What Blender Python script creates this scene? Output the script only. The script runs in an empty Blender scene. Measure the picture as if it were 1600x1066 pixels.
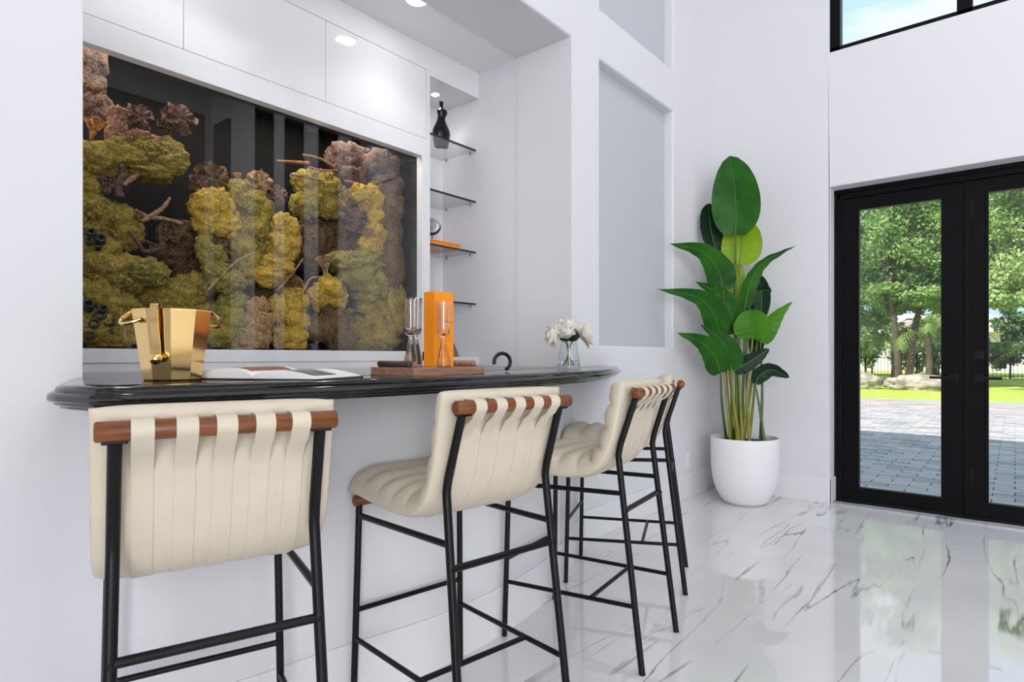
import bpy, bmesh, math, random
from mathutils import Vector, Matrix, noise
random.seed(7)
PI = math.pi
SC = bpy.context.scene
COL = SC.collection

# ------------------------------------------------------------------ camera
FPX, YAW, HOR, CAMH = 941.5667, 39.8566, 557.17, 1.1238
cam = bpy.data.cameras.new('camera')
cam.sensor_width = 36.0
cam.lens = 36.0 * FPX / 1600.0
cam.shift_y = (HOR - 533.0) / 1600.0
cam.clip_start = 0.05
cam.clip_end = 400
cam_o = bpy.data.objects.new('camera', cam)
cam_o.location = (0, 0, CAMH)
cam_o.rotation_euler = (PI / 2, 0, math.radians(YAW))
COL.objects.link(cam_o)
SC.camera = cam_o
_t = math.radians(YAW)
FW = Vector((-math.sin(_t), math.cos(_t), 0))
RT = Vector((math.cos(_t), math.sin(_t), 0))


def ray(px, py):
    return FW + RT * ((px - 800) / FPX) + Vector((0, 0, (HOR - py) / FPX))


def at(px, py, depth):
    return Vector((0, 0, CAMH)) + ray(px, py) * depth


def atx(px, py, x):
    d = ray(px, py)
    return Vector((0, 0, CAMH)) + d * (x / d.x)


def S(r, g, b):
    def f(c):
        c /= 255.0
        return c / 12.92 if c <= 0.04045 else ((c + 0.055) / 1.055) ** 2.4
    return (f(r), f(g), f(b), 1.0)


# ------------------------------------------------------------------ world, sun, large lights, exposure
SC.view_settings.view_transform = 'Standard'
SC.view_settings.look = 'None'
SC.view_settings.gamma = 1.0
SC.view_settings.use_curve_mapping = False
SC.view_settings.exposure = 0.07

W = bpy.data.worlds.new('sky')
SC.world = W
W.use_nodes = True
nt = W.node_tree
nt.nodes.clear()
_o = nt.nodes.new('ShaderNodeOutputWorld')
_b = nt.nodes.new('ShaderNodeBackground')
_tc = nt.nodes.new('ShaderNodeTexCoord')
_mp = nt.nodes.new('ShaderNodeMapping')
_mp.inputs['Scale'].default_value = (2.2, 2.2, 9.0)
_mp.inputs['Location'].default_value = (0.35, 0.1, 0.6)
_n = nt.nodes.new('ShaderNodeTexNoise')
_n.inputs['Scale'].default_value = 1.6
_n.inputs['Detail'].default_value = 5
_n.inputs['Roughness'].default_value = 0.5
_r = nt.nodes.new('ShaderNodeValToRGB')
_r.color_ramp.elements[0].position = 0.50
_r.color_ramp.elements[0].color = (0.53, 0.78, 1.0, 1)
_r.color_ramp.elements[1].position = 0.66
_r.color_ramp.elements[1].color = (0.95, 0.98, 1.0, 1)
nt.links.new(_tc.outputs['Generated'], _mp.inputs['Vector'])
nt.links.new(_mp.outputs[0], _n.inputs['Vector'])
nt.links.new(_n.outputs['Fac'], _r.inputs[0])
nt.links.new(_r.outputs[0], _b.inputs['Color'])
_b.inputs['Strength'].default_value = 1.15
nt.links.new(_b.outputs[0], _o.inputs['Surface'])

sun = bpy.data.lights.new('sun', 'SUN')
sun.energy = 7.0
sun.angle = 0.009
sun.color = (1.0, 0.95, 0.86)
sun_o = bpy.data.objects.new('sun', sun)
sun_o.rotation_euler = Vector((-0.35, -1.0, 1.12)).to_track_quat('Z', 'Y').to_euler()
COL.objects.link(sun_o)


def area(name, loc, target, sx, sy, power, color=(1, 1, 1)):
    l = bpy.data.lights.new(name, 'AREA')
    l.shape = 'RECTANGLE'
    l.size, l.size_y, l.energy, l.color = sx, sy, power, color
    o = bpy.data.objects.new(name, l)
    o.location = loc
    o.rotation_euler = (Vector(target) - Vector(loc)).to_track_quat('-Z', 'Y').to_euler()
    COL.objects.link(o)
    return o


# added area fills in front of the solid rear wall, side wall and ceiling
area('fill_light_rear', (4.3, -3.9, 2.2), (4.3, 5, 2.2), 3.2, 4.3, 310, (0.98, 0.985, 1.0))
area('fill_light_side', (5.9, 0.5, 1.85), (-2, 0.5, 1.85), 4.2, 3.4, 38, (0.98, 0.985, 1.0))
area('fill_light_top', (2.0, 2.4, 5.9), (2.0, 2.4, 0), 5.0, 4.6, 95, (1.0, 0.99, 0.98))

# ------------------------------------------------------------------ helpers
WM = {}


class MB:
    def __init__(self):
        self.v, self.f = [], []

    def add(self, vs, fs):
        n = len(self.v)
        self.v += [Vector(p) for p in vs]
        self.f += [tuple(i + n for i in f) for f in fs]
        return self

    def box(self, x0, x1, y0, y1, z0, z1, bev=0.0, seg=2):
        if bev <= 0:
            vs = [(x, y, z) for z in (z0, z1) for y in (y0, y1) for x in (x0, x1)]
            return self.add(vs, [(0, 2, 3, 1), (4, 5, 7, 6), (0, 1, 5, 4), (2, 6, 7, 3), (0, 4, 6, 2), (1, 3, 7, 5)])
        bm = bmesh.new()
        bmesh.ops.create_cube(bm, size=1.0)
        for v in bm.verts:
            v.co = Vector(((x0 + x1) / 2 + v.co.x * (x1 - x0), (y0 + y1) / 2 + v.co.y * (y1 - y0), (z0 + z1) / 2 + v.co.z * (z1 - z0)))
        bmesh.ops.bevel(bm, geom=bm.edges[:], offset=bev, segments=seg, profile=0.5, affect='EDGES')
        return self.bm(bm)

    def bm(self, bm):
        bm.verts.index_update()
        self.add([v.co.copy() for v in bm.verts], [tuple(v.index for v in f.verts) for f in bm.faces])
        bm.free()
        return self

    def xform(self, M):
        self.v = [M @ p for p in self.v]
        return self

    def tube(self, pts, r, n=10, cap=True):
        pts = [Vector(p) for p in pts]
        rs = r if isinstance(r, (list, tuple)) else [r] * len(pts)
        T = []
        for i in range(len(pts)):
            a, b = pts[max(i - 1, 0)], pts[min(i + 1, len(pts) - 1)]
            T.append((b - a).normalized())
        up = Vector((0, 0, 1)) if abs(T[0].z) < 0.9 else Vector((1, 0, 0))
        N = (up - T[0] * up.dot(T[0])).normalized()
        vs, fs = [], []
        for i, p in enumerate(pts):
            N = (N - T[i] * N.dot(T[i])).normalized()
            B = T[i].cross(N)
            for k in range(n):
                a = 2 * PI * k / n
                vs.append(p + (N * math.cos(a) + B * math.sin(a)) * rs[i])
        for i in range(len(pts) - 1):
            for k in range(n):
                k2 = (k + 1) % n
                fs.append((i * n + k, i * n + k2, (i + 1) * n + k2, (i + 1) * n + k))
        if cap:
            fs.append(tuple(reversed(range(n))))
            fs.append(tuple(range((len(pts) - 1) * n, len(pts) * n)))
        return self.add(vs, fs)

    def lathe(self, prof, c=(0, 0, 0), n=32, sx=1.0, sy=1.0, rot=0.0, closed=False):
        vs, fs = [], []
        c = Vector(c)
        for r, z in prof:
            for k in range(n):
                a = rot + 2 * PI * k / n
                vs.append(c + Vector((r * math.cos(a) * sx, r * math.sin(a) * sy, z)))
        m = len(prof)
        for i in range(m if closed else m - 1):
            j = (i + 1) % m
            for k in range(n):
                k2 = (k + 1) % n
                fs.append((i * n + k, i * n + k2, j * n + k2, j * n + k))
        if not closed:
            if prof[0][0] > 1e-6:
                fs.append(tuple(reversed(range(n))))
            if prof[-1][0] > 1e-6:
                fs.append(tuple(range((m - 1) * n, m * n)))
        return self.add(vs, fs)

    def grid(self, fn, nu, nv, closed_u=False):
        vs = [fn(i / (nu if closed_u else nu - 1), j / (nv - 1)) for i in range(nu) for j in range(nv)]
        fs = []
        for i in range(nu if closed_u else nu - 1):
            for j in range(nv - 1):
                i2 = (i + 1) % nu
                fs.append((i * nv + j, i2 * nv + j, i2 * nv + j + 1, i * nv + j + 1))
        return self.add(vs, fs)

    def prism(self, poly, z0, z1):
        n = len(poly)
        vs = [(p[0], p[1], z0) for p in poly] + [(p[0], p[1], z1) for p in poly]
        fs = [(i, (i + 1) % n, n + (i + 1) % n, n + i) for i in range(n)]
        fs += [tuple(reversed(range(n))), tuple(range(n, 2 * n))]
        return self.add(vs, fs)

    def build(self, name, mat, parent=None, world=True, smooth=False, sharp=35, kind=None):
        me = bpy.data.meshes.new(name)
        vs = self.v
        if parent is not None and world:
            I = WM[parent.name].inverted()
            vs = [I @ p for p in vs]
        me.from_pydata([tuple(p) for p in vs], [], self.f)
        bm = bmesh.new()
        bm.from_mesh(me)
        bmesh.ops.remove_doubles(bm, verts=bm.verts, dist=1e-6)
        bmesh.ops.recalc_face_normals(bm, faces=bm.faces)
        bm.to_mesh(me)
        bm.free()
        if smooth:
            me.polygons.foreach_set('use_smooth', [True] * len(me.polygons))
            if sharp < 180:
                me.set_sharp_from_angle(angle=math.radians(sharp))
        me.materials.append(mat)
        o = bpy.data.objects.new(name, me)
        COL.objects.link(o)
        if parent is not None:
            o.parent = parent
            WM[o.name] = WM[parent.name]
        else:
            WM[o.name] = Matrix.Identity(4)
        if kind:
            o['kind'] = kind
        return o


def tag(o, label, cat, group=None):
    o['label'] = label
    o['category'] = cat
    if group:
        o['group'] = group
    return o


def thing(name, label, cat, loc=(0, 0, 0), rz=0.0, group=None):
    o = bpy.data.objects.new(name, None)
    o.empty_display_size = 0.05
    o.location = loc
    o.rotation_euler = (0, 0, rz)
    COL.objects.link(o)
    WM[o.name] = Matrix.Translation(Vector(loc)) @ Matrix.Rotation(rz, 4, 'Z')
    return tag(o, label, cat, group)


def struct(mb, name, mat, label=None, **k):
    o = mb.build(name, mat, **k)
    o['kind'] = 'structure'
    if label:
        o['label'] = label
    return o


def smooth_path(pts, n=8, closed=False):
    pts = [Vector(p) for p in pts]
    out = []
    m = len(pts)
    for i in range(m if closed else m - 1):
        if closed:
            p0, p1, p2, p3 = pts[(i - 1) % m], pts[i], pts[(i + 1) % m], pts[(i + 2) % m]
        else:
            p1, p2 = pts[i], pts[i + 1]
            p0 = pts[i - 1] if i > 0 else p1 * 2 - p2
            p3 = pts[i + 2] if i + 2 < m else p2 * 2 - p1
        for k in range(n):
            t = k / n
            out.append(0.5 * ((2 * p1) + (p2 - p0) * t + (2 * p0 - 5 * p1 + 4 * p2 - p3) * t * t + (3 * p1 - p0 - 3 * p2 + p3) * t ** 3))
    if not closed:
        out.append(pts[-1])
    return out


# ------------------------------------------------------------------ materials
def P(name, col, rough=0.5, metal=0.0, spec=0.5, coat=0.0, coat_rough=0.03, var=0.0, vscale=8.0, bump=0.0, bscale=60.0,
      sheen=0.0, col2=None, detail=4, transl=0.0, stretch=None, ior=None):
    m = bpy.data.materials.new(name)
    m.use_nodes = True
    t = m.node_tree
    b = t.nodes['Principled BSDF']
    b.inputs['Base Color'].default_value = col
    b.inputs['Roughness'].default_value = rough
    b.inputs['Metallic'].default_value = metal
    b.inputs['Specular IOR Level'].default_value = spec
    b.inputs['Coat Weight'].default_value = coat
    b.inputs['Coat Roughness'].default_value = coat_rough
    b.inputs['Sheen Weight'].default_value = sheen
    if ior:
        b.inputs['IOR'].default_value = ior
    tc = t.nodes.new('ShaderNodeTexCoord')
    src = tc.outputs['Object']
    if stretch:
        mp = t.nodes.new('ShaderNodeMapping')
        mp.inputs['Scale'].default_value = stretch
        t.links.new(src, mp.inputs['Vector'])
        src = mp.outputs[0]
    if var > 0 or col2:
        n = t.nodes.new('ShaderNodeTexNoise')
        n.inputs['Scale'].default_value = vscale
        n.inputs['Detail'].default_value = detail
        t.links.new(src, n.inputs['Vector'])
        r = t.nodes.new('ShaderNodeValToRGB')
        r.color_ramp.elements[0].position = 0.34
        r.color_ramp.elements[1].position = 0.66
        if col2:
            r.color_ramp.elements[0].color = col
            r.color_ramp.elements[1].color = col2
        else:
            r.color_ramp.elements[0].color = tuple(c * (1 - var) for c in col[:3]) + (1,)
            r.color_ramp.elements[1].color = tuple(min(1, c * (1 + var)) for c in col[:3]) + (1,)
        t.links.new(n.outputs['Fac'], r.inputs[0])
        t.links.new(r.outputs[0], b.inputs['Base Color'])
    if bump > 0:
        n2 = t.nodes.new('ShaderNodeTexNoise')
        n2.inputs['Scale'].default_value = bscale
        n2.inputs['Detail'].default_value = 5
        t.links.new(src, n2.inputs['Vector'])
        bp = t.nodes.new('ShaderNodeBump')
        bp.inputs['Strength'].default_value = bump
        bp.inputs['Distance'].default_value = 0.01
        t.links.new(n2.outputs['Fac'], bp.inputs['Height'])
        t.links.new(bp.outputs[0], b.inputs['Normal'])
    if transl > 0:
        tr = t.nodes.new('ShaderNodeBsdfTranslucent')
        if b.inputs['Base Color'].is_linked:
            t.links.new(b.inputs['Base Color'].links[0].from_socket, tr.inputs['Color'])
        else:
            tr.inputs['Color'].default_value = col
        mx = t.nodes.new('ShaderNodeMixShader')
        mx.inputs[0].default_value = transl
        t.links.new(b.outputs[0], mx.inputs[1])
        t.links.new(tr.outputs[0], mx.inputs[2])
        t.links.new(mx.outputs[0], t.nodes['Material Output'].inputs['Surface'])
    return m


def pane_mat(name, tint=(1, 1, 1, 1), ior=1.45):
    """thin clear pane: fresnel mirror over straight transmission"""
    m = bpy.data.materials.new(name)
    m.use_nodes = True
    t = m.node_tree
    t.nodes.clear()
    o = t.nodes.new('ShaderNodeOutputMaterial')
    tr = t.nodes.new('ShaderNodeBsdfTransparent')
    tr.inputs['Color'].default_value = tint
    g = t.nodes.new('ShaderNodeBsdfGlossy')
    g.inputs['Roughness'].default_value = 0.0
    # Schlick reflectance, the same from both faces of the pane
    ge = t.nodes.new('ShaderNodeNewGeometry')
    dt = t.nodes.new('ShaderNodeVectorMath')
    dt.operation = 'DOT_PRODUCT'
    t.links.new(ge.outputs['Normal'], dt.inputs[0])
    t.links.new(ge.outputs['Incoming'], dt.inputs[1])
    prev = dt.outputs['Value']
    r0 = ((ior - 1) / (ior + 1)) ** 2
    for op, v in (('ABSOLUTE', None), ('SUBTRACT', 1.0), ('POWER', 5.0), ('MULTIPLY', 1 - r0), ('ADD', r0)):
        mt = t.nodes.new('ShaderNodeMath')
        mt.operation = op
        if op == 'SUBTRACT':
            mt.inputs[0].default_value = v
            t.links.new(prev, mt.inputs[1])
        else:
            t.links.new(prev, mt.inputs[0])
            if v is not None:
                mt.inputs[1].default_value = v
        prev = mt.outputs[0]
    mx = t.nodes.new('ShaderNodeMixShader')
    t.links.new(prev, mx.inputs[0])
    t.links.new(tr.outputs[0], mx.inputs[1])
    t.links.new(g.outputs[0], mx.inputs[2])
    t.links.new(mx.outputs[0], o.inputs['Surface'])
    return m


def emit(name, col, st):
    m = bpy.data.materials.new(name)
    m.use_nodes = True
    b = m.node_tree.nodes['Principled BSDF']
    b.inputs['Base Color'].default_value = col
    b.inputs['Emission Color'].default_value = col
    b.inputs['Emission Strength'].default_value = st
    return m


M = {}
M['wall'] = P('white_wall_paint', S(225, 225, 229), 0.55, spec=0.3, bump=0.02, bscale=180)
M['darkceil'] = P('grey_white_ceiling', S(205, 205, 206), 0.7)
M['darkglass'] = P('dark_window_glass', S(14, 18, 24), 0.08)
M['litceil'] = P('lightened_nook_ceiling', S(246, 246, 247), 0.6)  # whiter base colour stands in for extra light on the nook ceiling
M['trim'] = P('white_gloss_trim', S(232, 232, 235), 0.3, spec=0.4)
M['lacquer'] = P('white_lacquer', S(230, 230, 233), 0.045, spec=0.45)
M['grey'] = P('grey_panel', S(194, 197, 203), 0.6, spec=0.2, bump=0.02, bscale=300)
M['joint'] = P('joint_grey', S(120, 120, 122), 0.7)
M['black'] = P('black_powder_coat', S(12, 12, 13), 0.36, spec=0.25, bump=0.03, bscale=400)
M['blackdoor'] = P('black_door_paint', S(13, 13, 14), 0.4, spec=0.12)
M['granite'] = P('black_granite', S(16, 16, 17), 0.1, spec=0.35, col2=S(28, 28, 29), vscale=90, detail=6)
M['leather'] = P('cream_leather', S(212, 201, 181), 0.6, spec=0.3, var=0.03, vscale=12, bump=0.05, bscale=350, sheen=0.1)
M['wood'] = P('walnut_dowel', S(98, 54, 22), 0.36, spec=0.4, col2=S(132, 78, 36), vscale=9, stretch=(1.5, 12, 12))
M['traywood'] = P('tray_walnut', S(138, 100, 78), 0.5, col2=S(166, 128, 104), vscale=7, stretch=(9, 1.5, 12))
M['darkwood'] = P('dark_wood', S(62, 50, 44), 0.45, var=0.15, vscale=20)
M['gold'] = P('polished_gold', S(236, 202, 138), 0.13, metal=1.0)
M['pane'] = pane_mat('clear_pane')
M['tankpane'] = pane_mat('tank_glass', ior=1.5)
M['shelfglass'] = pane_mat('shelf_glass', (0.86, 0.88, 0.88, 1))
M['shelfedge'] = P('shelf_glass_edge', S(30, 31, 32), 0.2)
M['chrome'] = P('brushed_chrome', S(180, 180, 182), 0.25, metal=1.0)
M['orange'] = P('orange_card', S(246, 146, 12), 0.45)
M['ink'] = P('dark_ink', S(60, 42, 20), 0.6)
M['paper'] = P('book_paper', S(238, 238, 238), 0.5)
M['coverdark'] = P('book_cover_dark', S(30, 30, 32), 0.4)
M['print'] = P('printed_page_red', S(120, 44, 26), 0.4, col2=S(170, 92, 62), vscale=25)
M['printgrey'] = P('printed_page_grey', S(70, 70, 74), 0.4, col2=S(150, 150, 152), vscale=30)
M['blackcer'] = P('black_ceramic', S(8, 8, 9), 0.2, spec=0.35)
M['pot'] = P('white_matte_pot', S(236, 236, 238), 0.45, spec=0.3)
M['soil'] = P('brown_soil', S(60, 44, 34), 0.9, var=0.4, vscale=60, bump=0.6, bscale=90)
M['leaf'] = P('dark_green_leaf', S(24, 76, 16), 0.45, spec=0.22, col2=S(44, 104, 24), vscale=5, transl=0.12)
M['leafdark'] = P('deep_green_leaf', S(14, 44, 24), 0.45, spec=0.22, var=0.2, vscale=6)
M['leafmid'] = P('mid_green_leaf', S(62, 126, 20), 0.45, spec=0.22, col2=S(92, 150, 30), vscale=5, transl=0.2)
M['leaflime'] = P('lime_green_leaf', S(128, 168, 20), 0.42, spec=0.35, col2=S(152, 184, 40), vscale=5, transl=0.2)
M['midrib'] = P('leaf_midrib', S(84, 132, 52), 0.5)
M['stem'] = P('plant_stem', S(112, 128, 34), 0.5, col2=S(150, 140, 52), vscale=10)
M['stemgreen'] = P('plant_stem_green', S(70, 100, 40), 0.5, var=0.2, vscale=10)
M['petal'] = P('white_petal', S(240, 236, 226), 0.6, transl=0.2)
M['lamp'] = emit('lamp_disc', (1, 0.98, 0.95, 1), 9.0)
M['crystal'] = P('crystal_disc', S(205, 208, 212), 0.1, spec=0.8, col2=S(120, 124, 130), vscale=24)
M['amber'] = P('smoky_bottle', S(110, 92, 82), 0.15, spec=0.6)
M['tankblack'] = P('tank_black', S(9, 10, 12), 0.7, spec=0.15)
M['tankside'] = P('tank_black_acrylic', S(9, 10, 12), 0.12, spec=0.4)
M['sand'] = P('pale_sand', S(196, 186, 160), 0.9, var=0.1, vscale=80, bump=0.4, bscale=200)


def glass(name, col=(1, 1, 1, 1), rough=0.0, ior=1.45):
    m = bpy.data.materials.new(name)
    m.use_nodes = True
    b = m.node_tree.nodes['Principled BSDF']
    b.inputs['Base Color'].default_value = col
    b.inputs['Roughness'].default_value = rough
    b.inputs['Transmission Weight'].default_value = 1.0
    b.inputs['IOR'].default_value = ior
    return m


M['glass'] = glass('clear_glass')
M['smokeglass'] = glass('rose_grey_glass', (0.93, 0.90, 0.895, 1))
M['vasepane'] = pane_mat('thin_vase_glass', (0.97, 0.98, 0.98, 1), 1.5)
M['water'] = glass('water', (0.97, 0.99, 1.0, 1), ior=1.33)


def marble():
    m = bpy.data.materials.new('white_marble_tile')
    m.use_nodes = True
    t = m.node_tree
    b = t.nodes['Principled BSDF']
    b.inputs['Roughness'].default_value = 0.035
    b.inputs['Specular IOR Level'].default_value = 0.95
    tc = t.nodes.new('ShaderNodeTexCoord')

    def vein(scale, stretch, rot, width, seed, distort):
        mp = t.nodes.new('ShaderNodeMapping')
        mp.inputs['Rotation'].default_value = (0, 0, rot)
        mp.inputs['Scale'].default_value = stretch
        mp.inputs['Location'].default_value = (seed, seed * 0.7, 0)
        t.links.new(tc.outputs['Object'], mp.inputs['Vector'])
        n = t.nodes.new('ShaderNodeTexNoise')
        n.inputs['Scale'].default_value = scale
        n.inputs['Detail'].default_value = 5
        n.inputs['Roughness'].default_value = 0.42
        n.inputs['Distortion'].default_value = distort
        t.links.new(mp.outputs[0], n.inputs['Vector'])
        s = t.nodes.new('ShaderNodeMath')
        s.operation = 'SUBTRACT'
        s.inputs[1].default_value = 0.5
        a = t.nodes.new('ShaderNodeMath')
        a.operation = 'ABSOLUTE'
        t.links.new(n.outputs['Fac'], s.inputs[0])
        t.links.new(s.outputs[0], a.inputs[0])
        r = t.nodes.new('ShaderNodeMapRange')
        r.inputs['From Min'].default_value = 0.0
        r.inputs['From Max'].default_value = width
        r.inputs['To Min'].default_value = 1.0
        r.inputs['To Max'].default_value = 0.0
        t.links.new(a.outputs[0], r.inputs['Value'])
        # broken veins
        n2 = t.nodes.new('ShaderNodeTexNoise')
        n2.inputs['Scale'].default_value = 2.3
        n2.inputs['Detail'].default_value = 3
        mp2 = t.nodes.new('ShaderNodeMapping')
        mp2.inputs['Location'].default_value = (seed * 3, 0, 0)
        t.links.new(tc.outputs['Object'], mp2.inputs['Vector'])
        t.links.new(mp2.outputs[0], n2.inputs['Vector'])
        r2 = t.nodes.new('ShaderNodeMapRange')
        r2.inputs['From Min'].default_value = 0.46
        r2.inputs['From Max'].default_value = 0.64
        t.links.new(n2.outputs['Fac'], r2.inputs['Value'])
        mul = t.nodes.new('ShaderNodeMath')
        mul.operation = 'MULTIPLY'
        t.links.new(r.outputs[0], mul.inputs[0])
        t.links.new(r2.outputs[0], mul.inputs[1])
        return mul.outputs[0]

    v1 = vein(1.0, (2.8, 0.24, 1), 0.02, 0.008, 3.1, 0.0)
    v2 = vein(1.0, (3.6, 0.34, 1), -0.14, 0.007, 8.7, 0.0)
    ad = t.nodes.new('ShaderNodeMath')
    ad.operation = 'MAXIMUM'
    t.links.new(v1, ad.inputs[0])
    t.links.new(v2, ad.inputs[1])
    mu = t.nodes.new('ShaderNodeMath')
    mu.operation = 'MULTIPLY'
    mu.inputs[1].default_value = 0.9
    t.links.new(ad.outputs[0], mu.inputs[0])
    cl = t.nodes.new('ShaderNodeTexNoise')
    cl.inputs['Scale'].default_value = 1.2
    cl.inputs['Detail'].default_value = 5
    t.links.new(tc.outputs['Object'], cl.inputs['Vector'])
    cr = t.nodes.new('ShaderNodeValToRGB')
    cr.color_ramp.elements[0].position = 0.35
    cr.color_ramp.elements[0].color = S(222, 222, 224)
    cr.color_ramp.elements[1].position = 0.62
    cr.color_ramp.elements[1].color = S(233, 233, 234)
    t.links.new(cl.outputs['Fac'], cr.inputs[0])
    mx = t.nodes.new('ShaderNodeMix')
    mx.data_type = 'RGBA'
    t.links.new(mu.outputs[0], mx.inputs['Factor'])
    t.links.new(cr.outputs[0], mx.inputs['A'])
    mx.inputs['B'].default_value = S(92, 94, 100)
    t.links.new(mx.outputs['Result'], b.inputs['Base Color'])
    return m


M['marble'] = marble()

# ------------------------------------------------------------------ the room
XW, YR, XB, XM = -1.999, 5.078, -2.756, -2.412
YP, YJ, ZN = 0.5236, 2.9392, 3.0043
XFAR, YNEAR, ZC = 6.0, -4.0, 6.0
struct(MB().add([(-3.6, YNEAR, 0), (XFAR, YNEAR, 0), (XFAR, YR + 0.25, 0), (-3.6, YR + 0.25, 0)], [(0, 1, 2, 3)])
       .add([(-3.6, YNEAR, -.1), (XFAR, YNEAR, -.1), (XFAR, YR + 0.25, -.1), (-3.6, YR + 0.25, -.1)], [(3, 2, 1, 0)]),
       'floor', M['marble'], 'glossy white marble floor with thin grey veins')
struct(MB().box(-3.7, XFAR + 0.2, YNEAR - 0.2, YR + 0.3, ZC, ZC + 0.2), 'ceiling', M['darkceil'])
struct(MB().box(XFAR, XFAR + 0.2, YNEAR - 0.2, YR + 0.3, 0, ZC), 'wall_opposite', M['wall'])
struct(MB().box(-3.7, XFAR, YNEAR - 0.2, YNEAR, 0, ZC), 'wall_rear', M['wall'])


def wall_left():
    ys = [YNEAR, YP, YJ, 3.254, 4.306, YR]
    zs = [0.0, 1.193, 2.99, ZN, 3.305, 5.2, ZC]
    holes = {}
    for j in range(6):
        z0, z1 = zs[j], zs[j + 1]
        if z1 <= ZN + 1e-6:
            holes[(1, j)] = 'nook'
    holes[(3, 1)] = 'low'
    holes[(3, 4)] = 'high'
    bm = bmesh.new()
    V = {}

    def v(i, j):
        if (i, j) not in V:
            V[(i, j)] = bm.verts.new((XW, ys[i], zs[j]))
        return V[(i, j)]
    for i in range(5):
        for j in range(6):
            if (i, j) not in holes:
                bm.faces.new((v(i, j), v(i + 1, j), v(i + 1, j + 1), v(i, j + 1)))
    rim = []

    def hole(i0, i1, j0, j1, x, back, bottom=True):
        loop = [(i0, j) for j in range(j0, j1 + 1)] + [(i, j1) for i in range(i0 + 1, i1 + 1)] + [(i1, j) for j in range(j1 - 1, j0 - 1, -1)]
        if bottom:
            loop += [(i, j0) for i in range(i1 - 1, i0 - 1, -1)]
        deep = {}
        for a, b in zip(loop[:-1], loop[1:]):
            for q in (a, b):
                if q not in deep:
                    deep[q] = bm.verts.new((x, ys[q[0]], zs[q[1]]))
            va, vb = v(*a), v(*b)
            bm.faces.new((va, vb, deep[b], deep[a]))
            rim.append(bm.edges.get((va, vb)))
    hole(1, 2, 0, 3, XM, False, bottom=False)
    hole(3, 4, 1, 2, -2.066, True)
    hole(3, 4, 4, 5, -2.066, True)
    bmesh.ops.bevel(bm, geom=[e for e in rim if e], offset=0.014, segments=4, profile=0.5, affect='EDGES')
    mb = MB().bm(bm)
    o = struct(mb, 'wall_left', M['wall'])
    return o


WL = wall_left()
# grey infill of the two wall recesses
for z0, z1, lab in ((1.19, 2.993, 'grey panel set in the lower wall recess'), (3.302, 5.203, 'grey panel set in the upper wall recess')):
    p = MB().box(-2.08, -2.066, 3.25, 4.31, z0, z1).build('recess_panel', M['grey'], parent=WL)
    p['label'] = lab
# inner part of the bar nook: side walls and ceiling, slightly set back from the wall's own thickness
NS = 0.012
struct(MB().box(XB - 0.75, XM, YJ + NS, YJ + 0.1, 0, ZN + 0.1), 'wall_nook_side', M['wall'])
struct(MB().box(XB - 0.75, XM, YP - 0.1, YP - NS, 0, ZN + 0.1), 'wall_nook_near', M['wall'])
struct(MB().box(XB - 0.75, XM, YP - 0.1, YJ + 0.1, ZN + NS, ZN + 0.1), 'ceiling_nook', M['litceil'])
struct(MB().box(-3.62, -3.5, YP - 0.1, YJ + 0.1, 0, ZN + 0.1), 'wall_nook_back', M['wall'])


# right wall with door opening and high window
DX0, DX1, DZ = -1.083, 0.60, 2.415
WX0, WX1, WZ0, WZ1 = -1.0865, 1.6, 3.44, 5.0


def wall_right():
    xs = [XW - 0.05, WX0, DX0, DX1, WX1, XFAR]
    zs = [0, DZ, WZ0, WZ1, ZC]
    bm = bmesh.new()
    V = {}

    def v(i, j):
        if (i, j) not in V:
            V[(i, j)] = bm.verts.new((xs[i], YR, zs[j]))
        return V[(i, j)]
    for i in range(5):
        for j in range(4):
            if (i == 2 and j == 0) or (1 <= i <= 3 and j == 2):
                continue
            bm.faces.new((v(i, j), v(i + 1, j), v(i + 1, j + 1), v(i, j + 1)))
    rim = []

    def rev(loop, y):
        deep = {}
        for a, b in zip(loop[:-1], loop[1:]):
            for q in (a, b):
                if q not in deep:
                    deep[q] = bm.verts.new((xs[q[0]], y, zs[q[1]]))
            bm.faces.new((v(*a), v(*b), deep[b], deep[a]))
            rim.append(bm.edges.get((v(*a), v(*b))))
    rev([(2, 0), (2, 1), (3, 1), (3, 0)], YR + 0.30)
    rev([(1, 2), (1, 3), (2, 3), (3, 3), (4, 3), (4, 2), (3, 2), (2, 2), (1, 2)], YR + 0.30)
    bmesh.ops.bevel(bm, geom=rim, offset=0.008, segments=3, profile=0.5, affect='EDGES')
    mb = MB().bm(bm)
    # outer skin of the facade
    yo = YR + 0.3
    for (a, b, c, d) in ((-14, DX0, 0, ZC), (DX1, 16, 0, ZC)):
        mb.add([(a, yo, c), (b, yo, c), (b, yo, min(DZ, d)), (a, yo, min(DZ, d))], [(3, 2, 1, 0)])
    mb.add([(-14, yo, DZ), (16, yo, DZ), (16, yo, WZ0), (-14, yo, WZ0)], [(3, 2, 1, 0)])
    mb.add([(-14, yo, WZ0), (WX0, yo, WZ0), (WX0, yo, WZ1), (-14, yo, WZ1)], [(3, 2, 1, 0)])
    mb.add([(WX1, yo, WZ0), (16, yo, WZ0), (16, yo, WZ1), (WX1, yo, WZ1)], [(3, 2, 1, 0)])
    mb.add([(-14, yo, WZ1), (16, yo, WZ1), (16, yo, ZC + .2), (-14, yo, ZC + .2)], [(3, 2, 1, 0)])
    return struct(mb, 'wall_right', M['wall'])


wall_right()

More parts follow.
